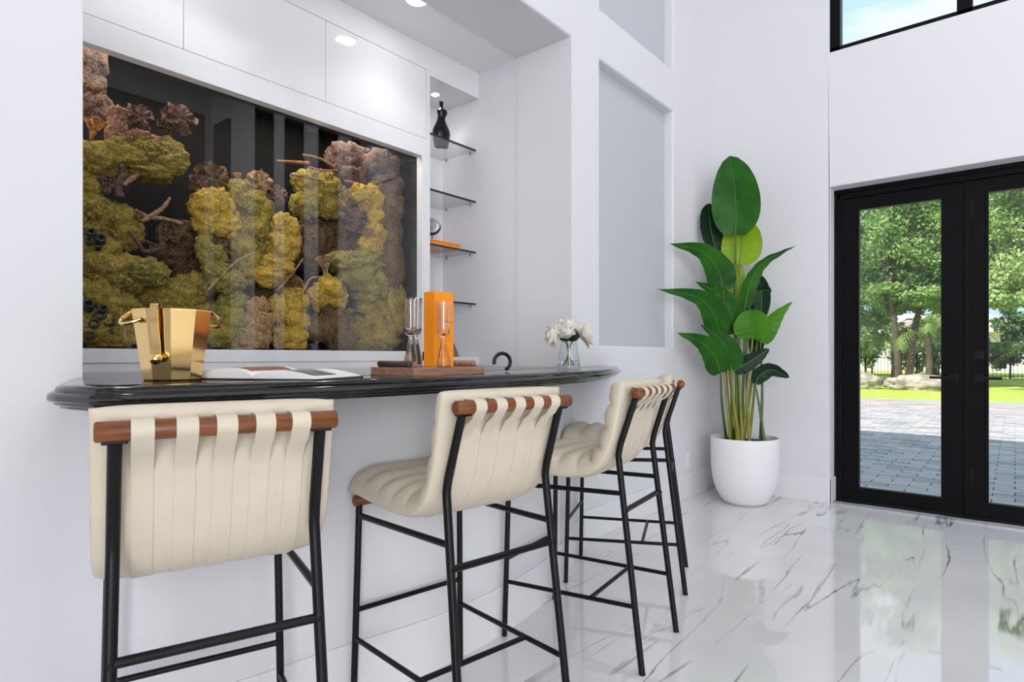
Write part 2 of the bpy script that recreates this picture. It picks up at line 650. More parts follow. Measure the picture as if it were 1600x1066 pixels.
# baseboards
BBH, BBT = 0.19, 0.012
struct(MB().box(XW, XW + BBT, 3.06, YR, 0, BBH, 0.003), 'baseboard_left', M['trim'])
bb = MB().box(XW, DX0 + 0.012, YR - BBT, YR, 0, BBH, 0.003)
bb.box(DX0, DX0 + 0.012, YR - BBT, YR + 0.15, 0, BBH, 0.003)
struct(bb, 'baseboard_right', M['trim'])
struct(MB().box(DX1, XFAR, YR - BBT, YR, 0, BBH, 0.003), 'baseboard_far', M['trim'])

# ------------------------------------------------------------------ double door
YD = 5.25


def door():
    root = bpy.data.objects.new('door_1', None)
    COL.objects.link(root)
    root.location = (-0.26, YD, 0)
    WM['door_1'] = Matrix.Translation((-0.26, YD, 0))
    root['kind'] = 'structure'
    root['label'] = 'black framed double glass entrance door'
    f = MB()
    x0, x1, zt = -1.086, 0.566, 2.42
    f.box(x0, -1.040, YD - 0.02, YD + 0.1, 0, zt, 0.003).box(0.519, x1, YD - 0.02, YD + 0.1, 0, zt, 0.003)
    f.box(x0, x1, YD - 0.02, YD + 0.1, 2.345, zt, 0.003)
    f.box(x0 - 0.0, x1, YD - 0.034, YD - 0.019, 2.385, zt, 0.003).box(x0, -1.066, YD - 0.034, YD - 0.019, 0, zt, 0.003)
    f.box(0.546, x1, YD - 0.034, YD - 0.019, 0, zt, 0.003)
    f.build('door_frame', M['blackdoor'], root)
    MB().box(x0, x1, YD - 0.12, YD + 0.14, 0.0, 0.018, 0.004).build('threshold', M['chrome'], root)

    def leaf(a, b, ga, gb):
        l = MB()
        y0, y1 = YD, YD + 0.045
        z0, z1, g0, g1 = 0.02, 2.343, 0.119, 2.247
        l.box(a, ga, y0, y1, z0, z1, 0.002).box(gb, b, y0, y1, z0, z1, 0.002)
        l.box(ga, gb, y0, y1, z0, g0, 0.002).box(ga, gb, y0, y1, g1, z1, 0.002)
        lo = l.build('door_leaf', M['blackdoor'], root)
        bd = MB()
        for (p, q, r, s) in ((ga - 0.018, ga, g0 - 0.018, g1 + 0.018), (gb, gb + 0.018, g0 - 0.018, g1 + 0.018), (ga, gb, g0 - 0.018, g0), (ga, gb, g1, g1 + 0.018)):
            bd.box(p, q, y0 - 0.006, y0 + 0.001, r, s, 0.002)
        bd.build('glazing_bead', M['blackdoor'], lo)
        MB().box(ga, gb, y0 + 0.02, y0 + 0.026, g0, g1).build('glass_pane', M['pane'], lo)
        return lo
    l1 = leaf(-1.037, -0.272, -0.917, -0.4045)
    l2 = leaf(-0.250, 0.515, -0.138, 0.376)
    MB().box(-0.275, -0.247, YD - 0.012, YD + 0.05, 0.02, 2.343, 0.003).build('astragal', M['blackdoor'], root)
    for par, cx, sgn in ((l1, -0.338, -1), (l2, -0.195, 1)):
        zc = 0.975
        MB().box(cx - 0.028, cx + 0.028, YD - 0.009, YD, zc - 0.028, zc + 0.028, 0.003).build('rose', M['black'], par)
        h = MB().tube([(cx, YD - 0.005, zc), (cx, YD - 0.05, zc)], 0.009)
        h.box(min(cx - 0.01 * sgn, cx + 0.13 * sgn), max(cx - 0.01 * sgn, cx + 0.13 * sgn), YD - 0.06, YD - 0.046, zc - 0.009, zc + 0.009, 0.003)
        h.build('lever_handle', M['black'], par)
    MB().box(-0.223, -0.163, YD - 0.01, YD, 1.10, 1.16, 0.004).build('deadbolt', M['black'], l2)
    MB().box(-0.205, -0.175, YD - 0.02, YD - 0.009, 1.126, 1.134, 0.002).build('thumb_turn', M['black'], l2)
    for z in (0.28, 2.15):
        MB().box(-0.238, -0.222, YD - 0.004, YD + 0.002, z - 0.06, z + 0.06, 0.002).build('flush_bolt', M['black'], l2)


door()

# high window
wn = bpy.data.objects.new('window_1', None)
COL.objects.link(wn)
wn.location = (0.25, YR + 0.06, WZ0)
WM['window_1'] = Matrix.Translation((0.25, YR + 0.06, WZ0))
wn['kind'] = 'structure'
wn['label'] = 'dark framed high window above the double door'
y0, y1 = YR + 0.012, YR + 0.10
fr = MB().box(WX0, WX0 + 0.07, y0, y1, WZ0, WZ1, 0.003).box(WX1 - 0.07, WX1, y0, y1, WZ0, WZ1, 0.003)
fr.box(WX0, WX1, y0, y1, WZ0, WZ0 + 0.036, 0.003).box(WX0, WX1, y0, y1, WZ1 - 0.05, WZ1, 0.003)
fr.build('window_frame', M['blackdoor'], wn)
MB().box(-0.305, -0.219, y0, y1, WZ0, WZ1, 0.003).build('mullion', M['blackdoor'], wn)
MB().box(0.56, 0.646, y0, y1, WZ0, WZ1, 0.003).build('mullion', M['blackdoor'], wn)
for a, b in ((WX0 + .07, -.305), (-.219, .56), (.646, WX1 - .07)):
    MB().box(a, b, y0 + 0.05, y0 + 0.056, WZ0 + 0.036, WZ1 - 0.05).build('window_pane', M['pane'], wn)

# tall dark glazing on the far walls of the hall
def dark_window(name, x0, x1, y0, y1, z0, z1, bars):
    o = bpy.data.objects.new(name, None)
    COL.objects.link(o)
    o.location = ((x0 + x1) / 2, (y0 + y1) / 2, z0)
    WM[name] = Matrix.Translation(o.location)
    o['kind'] = 'structure'
    MB().box(x0, x1, y0, y1, z0, z1).build('window_pane', M['darkglass'], o)
    f = MB()
    alongx = (x1 - x0) > (y1 - y0)
    n_ = bars
    for i in range(n_ + 1):
        t_ = i / n_
        if alongx:
            c_ = x0 + (x1 - x0) * t_
            f.box(c_ - 0.03, c_ + 0.03, y0 - 0.04, y1, z0, z1)
        else:
            c_ = y0 + (y1 - y0) * t_
            f.box(x0 - 0.04, x1, c_ - 0.03, c_ + 0.03, z0, z1)
    if alongx:
        f.box(x0, x1, y0 - 0.04, y1, z0, z0 + 0.06).box(x0, x1, y0 - 0.04, y1, z1 - 0.06, z1)
    else:
        f.box(x0 - 0.04, x1, y0, y1, z0, z0 + 0.06).box(x0 - 0.04, x1, y0, y1, z1 - 0.06, z1)
    f.build('window_frame', M['blackdoor'], o)


dark_window('window_2', XFAR - 0.02, XFAR, 2.6, 4.9, 0.2, 5.6, 4)
dark_window('window_3', 5.25, 5.75, YR - 0.02, YR, 0.2, 5.4, 1)
dark_window('window_4', 3.75, 4.2, YR - 0.02, YR, 0.2, 5.4, 1)
dark_window('window_5', 2.85, 3.25, YR - 0.02, YR, 0.2, 5.4, 1)
dark_window('window_6', 1.95, 2.3, YR - 0.02, YR, 0.2, 5.4, 1)

# ------------------------------------------------------------------ bar nook joinery: cabinets, aquarium surround, shelf alcove
AY0, AY1, AZ0, AZ1 = YP - 0.01, 2.454, 1.155, 2.34
NY0, NY1, NZ0, NZ1 = 2.517, YJ + NS, 1.122, 2.849
cb = thing('wall_cabinet', 'white handleless lacquer wall cabinet above the aquarium', 'cabinet', (XB, 1.5, 2.45))
MB().box(XB - 0.04, XB - 0.0195, YP - 0.01, 2.50, 2.452, 2.874).build('cabinet_body', M['joint'], cb)
for a, b in ((0.39, 1.0888), (1.0888, 1.787), (1.787, 2.485)):
    MB().box(XB - 0.02, XB, max(a, YP - 0.011) + 0.0012, b - 0.0012, 2.4515, 2.8745, 0.001).build('cabinet_door', M['lacquer'], cb)
tr1 = MB().box(XB - 0.6, XB, YP - 0.012, NY1, 2.877, ZN + NS)
tr1.box(XB - 0.06, XB, 2.4875, NY0 - 0.001, AZ0 - 0.2, 2.8765)
tr1.box(XB - 0.02, XB, NY0 - 0.001, NY1, NZ1, 2.8768)
struct(tr1, 'trim_1', M['lacquer'], 'white filler panel over the cabinets')
tr2 = MB().box(XB - 0.05, XB, YP - 0.012, 2.487, AZ1, 2.4495, 0.001)
tr2.box(XB - 0.05, XB, AY1, 2.487, 1.06, AZ1 + 0.001)
tr2.box(XB - 0.05, XB, YP - 0.012, 2.487, 1.098, AZ0, 0.001)
tr2.box(XB - 0.05, XB - 0.004, YP - 0.012, 2.487, 1.03, 1.097)
struct(tr2, 'trim_2', M['lacquer'], 'white surround framing the aquarium')
# alcove for the glass shelves
al = MB().box(-3.14, -3.10, NY0 - 0.02, NY1 + .02, 1.0, 2.9)
al.box(-3.10, XB - 0.003, NY0 - 0.015, NY0, 1.0, 2.9)
al.box(-3.10, XB - 0.021, NY0, NY1, NZ1, NZ1 + 0.02)
al.box(-3.10, XB, NY0, NY1, 1.066, NZ0)
struct(al, 'wall_alcove', M['lacquer'], 'white alcove lining behind the glass shelves')

# ------------------------------------------------------------------ bar base and countertop
ZK = 1.063
base_pts = [(-1.995, 0.573), (-1.90, 0.573), (-1.80, 0.575), (-1.762, 0.62), (-1.705, 0.9), (-1.665, 1.157), (-1.615, 1.4), (-1.598, 1.6), (-1.603, 1.85),
            (-1.632, 2.08), (-1.672, 2.26), (-1.742, 2.46), (-1.825, 2.66), (-1.91, 2.86), (-1.995, 3.03)]
bp = smooth_path([(x, y, 0) for x, y in base_pts], 6)
poly = [(p.x, p.y) for p in bp]
full = [(-2.03, 0.5245), (-2.02, 0.5245), (-2.02, 0.49), (-1.9986, 0.49)] + poly + [(-1.9985, 2.937), (-2.03, 2.937)]
bar = thing('bar', 'white curved bar front under the black countertop', 'bar', (-1.8, 1.6, 0))
MB().prism(full, 0, 1.015).build('bar_front', M['wall'], bar, smooth=True, sharp=30)


def offset(path, d):
    out = []
    for i, p in enumerate(path):
        a, b = path[max(i - 1, 0)], path[min(i + 1, len(path) - 1)]
        t = (Vector((b[0], b[1])) - Vector((a[0], a[1]))).normalized()
        n = Vector((t.y, -t.x))
        out.append((p[0] + n.x * d, p[1] + n.y * d))
    return out


bo = offset(poly, 0.010)
bi = offset(poly, -0.004)
sk = MB()
N_ = len(bo)
vs = [(p[0], p[1], 0) for p in bo] + [(p[0], p[1], 0.186) for p in bo] + [(p[0], p[1], 0.19) for p in offset(poly, 0.007)] + [(p[0], p[1], 0.19) for p in bi]
fs = []
for k in range(3):
    for i in range(N_ - 1):
        fs.append((k * N_ + i, k * N_ + i + 1, (k + 1) * N_ + i + 1, (k + 1) * N_ + i))
sk.add(vs, fs)
sk.build('baseboard', M['trim'], bar, smooth=True, sharp=30)

top_pts = [(-1.40, 0.395), (-1.375, 0.6), (-1.345, 0.85), (-1.320, 1.12), (-1.318, 1.4), (-1.345, 1.8), (-1.42, 2.2), (-1.545, 2.57), (-1.67, 2.86), (-1.79, 3.1), (-1.87, 3.24), (-1.93, 3.31), (-1.994, 3.34)]
tp = [(p.x, p.y) for p in smooth_path([(x, y, 0) for x, y in top_pts], 8)]
tp = [(-1.994, 0.50), (-1.80, 0.437), (-1.60, 0.378), (-1.555, 0.368), (-1.50, 0.372)] + tp
prof = [(-0.06, 0.0), (-0.004, 0.0), (0.0, -0.0015), (0.006, -0.004), (0.010, -0.009), (0.0105, -0.0135), (0.0165, -0.0155), (0.022, -0.0195), (0.0245, -0.0255),
        (0.0235, -0.031), (0.019, -0.0345), (0.013, -0.0355), (0.0125, -0.0395), (0.008, -0.043), (0.002, -0.0445), (0.0, -0.049), (-0.02, -0.05), (-0.08, -0.05)]
ct = MB()
rows = [[(p[0], p[1], ZK + z) for p in offset(tp, d - 0.0)] for d, z in prof]
n = len(tp)
vv = [p for r in rows for p in r]
ff = []
for k in range(len(prof) - 1):
    for i in range(n - 1):
        ff.append((k * n + i, k * n + i + 1, (k + 1) * n + i + 1, (k + 1) * n + i))
ct.add(vv, ff)
inner = [(p[0], p[1]) for p in rows[0]]
slab = inner + [(-1.996, 3.3), (-1.996, YJ - 0.004), (XB + 0.004, YJ - 0.004), (XB + 0.004, YP + 0.004), (-1.996, YP + 0.004)]
ct.prism(slab, ZK - 0.049, ZK)
top = ct.build('bar_countertop', M['granite'], smooth=True, sharp=32)
tag(top, 'black granite bar countertop with moulded edge and rounded end', 'countertop')

# ------------------------------------------------------------------ lamps in the nook
def downlight(x, y, z, r, power, label, cone=110):
    t = thing('recessed_downlight', label, 'ceiling light', (x, y, z))
    MB().lathe([(r * 1.0, 0.0), (r * 1.0, -0.004), (r * 1.22, -0.004), (r * 1.25, -0.001), (r * 1.25, 0.0)], (x, y, z), 32).build('trim_ring', M['trim'], t, smooth=True)
    MB().lathe([(0.0001, -0.002), (r, -0.002)], (x, y, z), 32).build('lamp_lens', M['lamp'], t)
    l = bpy.data.lights.new('downlight_beam', 'SPOT')
    l.energy, l.spot_size, l.spot_blend, l.shadow_soft_size = power, math.radians(cone), 0.6, r
    lo = bpy.data.objects.new('downlight_beam', l)
    lo.location = (x, y, z - 0.012)
    COL.objects.link(lo)
    return t


downlight(-2.436, 2.129, ZN + NS, 0.055, 9, 'round recessed downlight in the nook ceiling above the cabinet', 115)
downlight(-2.436, 0.95, ZN + NS, 0.055, 9, 'round downlight added out of view in the nook ceiling near the left pier', 115)  # extra lamp added out of view to light the nook's near end
downlight(-2.927, 2.718, NZ1, 0.026, 3, 'small recessed downlight above the glass shelves', 130)

# ------------------------------------------------------------------ glass shelves
for i, (z, lab) in enumerate(((2.505, 'topmost glass shelf in the white alcove, holding the black vase'), (2.160, 'empty second glass shelf from the top in the alcove'),
                              (1.822, 'third glass shelf in the alcove, holding an orange book'), (1.477, 'lowest glass shelf, half hidden by the orange box'))):
    t = thing('glass_shelf', lab, 'shelf', (-2.92, 2.72, z), group='glass shelves in the alcove')
    MB().box(-3.095, -2.776, NY0 + 0.004, NY1 - 0.012, z - 0.008, z).build('shelf_pane', M['shelfglass'], t)
    MB().box(-2.777, -2.768, NY0 + 0.004, NY1 - 0.012, z - 0.010, z + 0.002).build('shelf_edge', M['shelfedge'], t)
    for yy in (NY0 + 0.008, NY1 - 0.014):
        for xx in (-2.82, -3.05):
            MB().lathe([(0.006, -0.022), (0.006, -0.009), (0.009, -0.009), (0.009, -0.006)], (xx, yy, z), 10).build('shelf_pin', M['chrome'], t)

# ------------------------------------------------------------------ bar stools
D = dict(wt=.178, yt=.033, zt=.972, wb=.182, yb=.097, zb=.776, wr=.197, wf=.212, df=.570, wft=.198, dft=.557, zft=.653, zc=.566, zrr=.628, zrf=.615,
         zhr=.231, zhf=.221, jf=.321, zfc=.311, wd=.208, yd=.021, zd=.993)


def rear(s, z):
    q = z / D['zb']
    return Vector((s * (D['wr'] + q * (D['wb'] - D['wr'])), q * D['yb'], z))


def front(s, z):
    q = z / D['zft']
    return Vector((s * (D['wf'] + q * (D['wft'] - D['wf'])), D['df'] + q * (D['dft'] - D['df']), z))


def cushion_profile():
    ctrl = [(0.052, 1.028), (0.060, 0.985), (0.078, 0.90), (0.100, 0.81), (0.138, 0.728), (0.205, 0.676), (0.30, 0.660), (0.42, 0.664), (0.53, 0.672), (0.60, 0.672)]
    p = smooth_path([(0, y, z) for y, z in ctrl], 9)
    return [(q.y, q.z) for q in p]


def make_stool(label):
    t = thing('bar_stool', label, 'bar stool', group='cream bar stools along the bar')
    R1, R2, R3 = 0.0118, 0.0092, 0.0082
    for s in (-1, 1):
        pts = [rear(s, 0.004), rear(s, 0.4), rear(s, D['zb'] - 0.03)]
        b, tp_ = rear(s, D['zb']), Vector((s * D['wt'], D['yt'], D['zt']))
        d = (tp_ - b).normalized()
        pts += [rear(s, D['zb'] - 0.012) + Vector((0, 0.0, 0)), b + d * 0.012 - Vector((0, 0.002, 0)), b + d * 0.03, tp_]
        lg = MB().tube(pts, R1, 14).build('rear_leg', M['black'], t, world=False, smooth=True)
        MB().lathe([(R1 * 0.9, 0.0), (R1 * 1.02, 0.001), (R1 * 1.02, 0.006)], rear(s, 0), 12).build('foot_cap', M['black'], lg, world=False)
        MB().tube([front(s, 0.004), front(s, D['zft'])], R1 * 0.9, 14).build('front_leg', M['black'], t, world=False, smooth=True)
        MB().tube([rear(s, D['zrr']), front(s, D['zrf'])], R2, 12).build('side_rail', M['black'], t, world=False, smooth=True)
        MB().tube([rear(s, D['zhr']), front(s, D['zhf'])], R3, 12).build('side_stretcher', M['black'], t, world=False, smooth=True)
        # bolt head on the rear leg
        c = rear(s, D['zc'])
        MB().tube([c + Vector((0, -R1 + 0.002, 0)), c + Vector((0, -R1 - 0.002, 0))], 0.005, 10).build('bolt', M['black'], t, world=False)
    MB().tube([rear(-1, D['zc']), rear(1, D['zc'])], R2 * 1.06, 12).build('rear_crossbar', M['black'], t, world=False, smooth=True)
    MB().tube([front(-1, D['zfc']), front(1, D['zfc'])], R3, 12).build('front_crossbar', M['black'], t, world=False, smooth=True)
    J = [rear(s, D['zhr']).lerp(front(s, D['zhf']), D['jf']) for s in (-1, 1)]
    MB().tube(J, R3, 12).build('foot_stretcher', M['black'], t, world=False, smooth=True)
    # wooden dowels
    def dowel(y, z, hw, r, nm):
        q = [(-hw, r * 0.86), (-hw + 0.003, r), (hw - 0.003, r), (hw, r * 0.86)]
        MB().tube([(x, y, z) for x, _ in q], [rr for _, rr in q], 24).build(nm, M['wood'], t, world=False, smooth=True, sharp=50)
    dowel(D['yd'], D['zd'], D['wd'], 0.0185, 'back_dowel')
    dowel(D['dft'] + 0.004, D['zft'] + 0.010, D['wd'] + 0.006, 0.0185, 'seat_dowel')
    # brackets under the dowel
    for s in (-1, 1):
        MB().box(s * D['wt'] - 0.02, s * D['wt'] + 0.02, D['yd'] - 0.006, D['yd'] + 0.018, D['zd'] - 0.023, D['zd'] - 0.016, 0.002).build('dowel_bracket', M['black'], t, world=False)
    # cushion
    pr = cushion_profile()
    L = [0.0]
    for a, b in zip(pr[:-1], pr[1:]):
        L.append(L[-1] + math.hypot(b[0] - a[0], b[1] - a[1]))
    tot = L[-1]
    m = len(pr)
    nrm = []
    for i in range(m):
        a, b = pr[max(i - 1, 0)], pr[min(i + 1, m - 1)]
        tx, tz = b[0] - a[0], b[1] - a[1]
        l = math.hypot(tx, tz)
        nrm.append((-tz / l, tx / l))
    HW = 0.218
    NX = 22
    puffs = 9

    def side(u):      # fullness across the width, 0 at the very edge
        return max(0.0, 1 - abs(u) ** 6.5) ** 0.5

    def endf(q):
        d = min(q / 0.03, (tot - q) / 0.034)
        return 1.0 if d >= 1 else max(0.0, 1 - (1 - d) ** 2.6) ** 0.5

    def fpt(i, u):
        q = L[i]
        ph = (q / tot) * puffs
        pf = abs(math.sin(PI * ph)) ** 0.55
        inside = (0.060 + 0.014 * min(1, max(0, (q - 0.38) / 0.08))) + 0.024 * pf
        if q < 0.07:
            inside = 0.080
        e = endf(q) * side(u)
        th = inside * e
        base = 0.018 * (1 - e)
        y, z = pr[i][0] + nrm[i][0] * (th + base), pr[i][1] + nrm[i][1] * (th + base)
        return Vector((u * HW, y, z))

    def bpt(i, u):
        e = endf(L[i]) * side(u)
        o = 0.018 * (1 - e)
        return Vector((u * HW, pr[i][0] + nrm[i][0] * o, pr[i][1] + nrm[i][1] * o))
    us = [math.copysign(1 - (1 - abs(k / NX * 2 - 1)) ** 1.6, k / NX * 2 - 1) for k in range(NX + 1)]
    c = MB()
    c.grid(lambda a, b: fpt(round(a * (m - 1)), us[round(b * NX)]), m, NX + 1)
    c.grid(lambda a, b: bpt(round(a * (m - 1)), us[round(b * NX)]), m, NX + 1)
    cu = c.build('cushion', M['leather'], t, world=False, smooth=True, sharp=180)
    # piping round the top panel
    pip = [fpt(4, u) + Vector((0, 0.0, 0.001)) for u in us[1:-1]]
    # straps that loop over the dowel and run down the back of the sling
    rd = 0.0195
    for xs in (-0.136, -0.066, 0.0, 0.068, 0.135):
        path = [(0.075, 1.010), (0.050, 1.0135)]
        for k in range(0, 11):
            a = math.radians(80 + k * 15)
            path.append((D['yd'] + rd * math.cos(a), D['zd'] + rd * math.sin(a)))
        path += [(0.024, 0.958), (0.048, 0.944), (0.062, 0.925)]
        for i in range(m):
            if pr[i][1] < 0.915 or pr[i][0] > 0.1:
                if pr[i][0] < 0.50:
                    path.append((pr[i][0] - nrm[i][0] * 0.0018, pr[i][1] - nrm[i][1] * 0.0018))
        k = len(path)
        th = 0.0025
        outer, innr = [], []
        for i in range(k):
            a, b = path[max(i - 1, 0)], path[min(i + 1, k - 1)]
            tx, tz = b[0] - a[0], b[1] - a[1]
            l = math.hypot(tx, tz) or 1
            nx, nz = tz / l, -tx / l
            outer.append((path[i][0] + nx * 0, path[i][1] + nz * 0))
            innr.append((path[i][0] + nx * -th, path[i][1] + nz * -th))
        w = 0.018
        s_ = MB()
        prof_ = [(-w, 0), (w, 0), (w, 1), (-w, 1)]
        vs, fs = [], []
        for i in range(k):
            for x, q in prof_:
                yy, zz = (outer, innr)[q][i]
                vs.append((xs + x, yy, zz))
        for i in range(k - 1):
            for j in range(4):
                fs.append((i * 4 + j, i * 4 + (j + 1) % 4, (i + 1) * 4 + (j + 1) % 4, (i + 1) * 4 + j))
        fs += [(0, 1, 2, 3), tuple(range((k - 1) * 4, k * 4))]
        s_.add(vs, fs).build('strap', M['leather'], t, world=False, smooth=True, sharp=50)
    # seams between the straps on the back panel
    return t


def copy_tree(o, parent=None):
    c = o.copy()
    COL.objects.link(c)
    c.parent = parent
    for ch in o.children:
        copy_tree(ch, c)
    return c


proto = make_stool('cream bar stool in the left foreground, its back turned to the viewer')
poses = [(-1.132, 0.526, 162.3, None), (-1.032, 1.278, 171.1, 'cream bar stool second from the left, seen from its side and back'),
         (-1.036, 2.122, 187.5, 'cream bar stool third from the left, before the countertop end'),
         (-1.271, 2.886, 203.3, 'rightmost cream bar stool, mostly hidden behind its neighbour')]
for i, (x, y, a, lab) in enumerate(poses):
    o = proto if i == 0 else copy_tree(proto)
    o.location = (x, y, 0)
    o.rotation_euler = (0, 0, math.radians(a - 90))
    if lab:
        o['label'] = lab

# ------------------------------------------------------------------ things on the bar
def gold_bucket():
    c = Vector((-1.655, 0.628, ZK))
    t = thing('ice_bucket', 'faceted polished gold ice bucket on the bar beside the left pier', 'ice bucket', c)
    r0, r1, h = 0.068, 0.092, 0.178
    prof = [(r0 * 0.95, 0.0), (r0, 0.004), (r1, h - 0.003), (r1 - 0.001, h), (r1 - 0.005, h), (r1 - 0.006, h - 0.004), (r0 - 0.005, 0.008), (0.0001, 0.008)]
    MB().lathe(prof, c, 10, rot=math.radians(12)).build('bucket_body', M['gold'], t)
    lat = RT.copy()
    for s in (-1, 1):
        out = (lat * s - FW * (0.9 * -s)).normalized()
        e = c + out * 0.086 + Vector((0, 0, h - 0.022))
        tang = Vector((-out.y, out.x, 0))
        loop = []
        for k in range(19):
            a = -PI / 2 + PI * k / 18
            loop.append(e + tang * (0.034 * math.sin(a)) + out * (0.036 * math.cos(a) - 0.008) + Vector((0, 0, -0.020 * math.cos(a) + 0.008 - 0.012 * math.sin(a))))
        MB().tube(loop, 0.0046, 10).build('handle', M['gold'], t, smooth=True)
    # hanging tongs
    tt = thing('ice_tongs', 'gold tongs hooked over the rim of the gold bucket', 'tongs', c + Vector((0, 0, 0)))
    fdir = (-FW * 0.93 + RT * 0.1).normalized()
    fdir.z = 0
    p = [c + fdir * 0.080 + Vector((0, 0, h - 0.008)), c + fdir * 0.084 + Vector((0, 0, h + 0.008)), c + fdir * 0.098 + Vector((0, 0, h + 0.006)),
         c + fdir * 0.099 + Vector((0, 0, h - 0.03)), c + fdir * 0.088 + Vector((0, 0, 0.10)), c + fdir * 0.082 + Vector((0, 0, 0.055))]
    sp = smooth_path(p, 6)
    w = Vector((-fdir.y, fdir.x, 0)) * 0.009
    rib = MB()
    k = len(sp)
    vs, fs = [], []
    for q in sp:
        vs += [q - w, q + w, q + w + fdir * 0.003, q - w + fdir * 0.003]
    for i in range(k - 1):
        for j in range(4):
            fs.append((i * 4 + j, i * 4 + (j + 1) % 4, (i + 1) * 4 + (j + 1) % 4, (i + 1) * 4 + j))
    fs += [(0, 1, 2, 3), tuple(range((k - 1) * 4, k * 4))]
    rib.add(vs, fs).build('tong_arm', M['gold'], tt, smooth=True)
    e = sp[-1] + fdir * 0.010
    MB().lathe([(0.0001, -0.014)] + [(0.014 * math.sin(PI * q / 10), -0.014 * math.cos(PI * q / 10)) for q in range(1, 10)] + [(0.0001, 0.014)], e, 16).build('tong_tip', M['gold'], tt, smooth=True)


gold_bucket()


def open_book():
    c = Vector((-1.575, 0.875, ZK))
    t = thing('open_book', 'open illustrated book lying on the bar beside the gold bucket', 'book', c)
    ang = math.atan2(RT.y, RT.x) - 0.22
    ex = Vector((math.cos(ang), math.sin(ang), 0))
    ey = Vector((-ex.y, ex.x, 0))
    HWd, D2 = 0.185, 0.12

    def pg(s, lift):
        def fn(u, v):
            q = u
            z = 0.006 + lift * (math.sin(PI * min(1, q * 1.0)) ** 0.8) * (1 - q * 0.55) + 0.004 * (1 - q)
            return c + ex * (s * q * HWd) + ey * ((v - 0.5) * 2 * D2) + Vector((0, 0, z))
        return fn
    for s, lf, nm in ((-1, 0.030, 'left_page_block'), (1, 0.022, 'right_page_block')):
        f = pg(s, lf)
        mb = MB()
        nu, nv = 14, 5
        mb.grid(f, nu, nv)
        mb.grid(lambda u, v: c + ex * (s * u * HWd) + ey * ((v - 0.5) * 2 * D2) + Vector((0, 0, 0.0035)), nu, nv)
        for v in (0.0, 1.0):
            mb.grid(lambda u, w: f(u, v).lerp(c + ex * (s * u * HWd) + ey * ((v - 0.5) * 2 * D2) + Vector((0, 0, 0.0035)), w), nu, 2)
        mb.grid(lambda u, w: f(1, u).lerp(c + ex * (s * HWd) + ey * ((u - 0.5) * 2 * D2) + Vector((0, 0, 0.0035)), w), nv, 2)
        mb.build('page_block', M['paper'], t, smooth=True, sharp=40)
    f = pg(-1, 0.030)
    MB().grid(lambda u, v: f(0.12 + 0.62 * u, 0.1 + 0.8 * v) + Vector((0, 0, 0.0006)), 10, 4).build('printed_picture', M['print'], t)
    g = pg(1, 0.022)
    MB().grid(lambda u, v: g(0.45 + 0.45 * u, 0.08 + 0.5 * v) + Vector((0, 0, 0.0006)), 8, 4).build('printed_picture', M['printgrey'], t)
    cv = MB()
    for s in (-1, 1):
        a = c + ex * (s * 0.004)
        b = c + ex * (s * (HWd + 0.006))
        vs = []
        for z in (0.0, 0.003):
            for p in (a - ey * (D2 + 0.006), b - ey * (D2 + 0.006), b + ey * (D2 + 0.006), a + ey * (D2 + 0.006)):
                vs.append(p + Vector((0, 0, z)))
        cv.add(vs, [(3, 2, 1, 0), (4, 5, 6, 7), (0, 1, 5, 4), (1, 2, 6, 5), (2, 3, 7, 6), (3, 0, 4, 7)])
    cv.build('book_cover', M['coverdark'], t)


open_book()

# tray
TX0, TX1, TY0, TY1, TZ = -1.632, -1.416, 1.227, 1.547, ZK + 0.026
tr = thing('serving_tray', 'brown wooden serving tray on the bar under the orange box', 'tray', (-1.524, 1.387, ZK))
MB().box(TX0, TX1, TY0, TY1, ZK, ZK + 0.012, 0.001).box(TX0 + 0.001, TX1 - 0.001, TY0 + 0.001, TY1 - 0.001, ZK + 0.012, ZK + 0.0135).box(TX0, TX1, TY0, TY1, ZK + 0.0135, TZ, 0.001).build('tray_board', M['traywood'], tr)
for yy, m_ in ((TY0 + 0.016, M['darkwood']), (TY1 - 0.016, M['traywood'])):
    h = MB().tube([(-1.606, yy, TZ + 0.0105), (-1.604, yy, TZ + 0.0105), (-1.452, yy, TZ + 0.0105), (-1.450, yy, TZ + 0.0105)], [0.009, 0.0108, 0.0108, 0.009], 20)
    h.build('tray_handle', m_, tr, smooth=True, sharp=50)

# orange gift box
bx = thing('gift_box', 'tall bright orange gift box standing on the wooden tray', 'box', (-1.503, 1.412, TZ))
MB().box(-1.530, -1.476, 1.368, 1.456, TZ, TZ + 0.252, 0.0015).build('box_body', M['orange'], bx)
lt = MB()
rl = random.Random(4)
yq = 1.400
while yq < 1.447:
    hq = rl.uniform(0.0012, 0.0034)
    lt.box(-1.476, -1.4754, yq, yq + 0.0011, TZ + 0.150, TZ + 0.150 + hq)
    lt.box(-1.476, -1.4754, yq, yq + rl.uniform(0.0016, 0.003), TZ + 0.150, TZ + 0.1508)
    yq += rl.uniform(0.0022, 0.0036)
lt.build('small_lettering', M['ink'], bx)


def flute(x, y, z, h, label, mat, r=0.0225):
    t = thing('champagne_flute', label, 'glass', (x, y, z), group='champagne flutes on the tray')
    hb = h * 0.455
    out = [(r * 1.02, 0.0), (r * 0.90, hb * 0.25), (r * 0.55, hb * 0.65), (r * 0.30, hb * 0.93), (r * 0.30, hb), (r * 0.62, hb + 0.004), (r * 0.84, hb + 0.010), (r * 0.88, hb + 0.03), (r * 1.0, h)]
    inn = [(r * 0.93, h), (r * 0.80, hb + 0.03), (r * 0.74, hb + 0.014), (r * 0.3, hb + 0.009), (0.0001, hb + 0.0085)]
    MB().lathe(out + inn, (x, y, z), 28).build('flute_glass', mat, t, smooth=True, sharp=60)
    return t


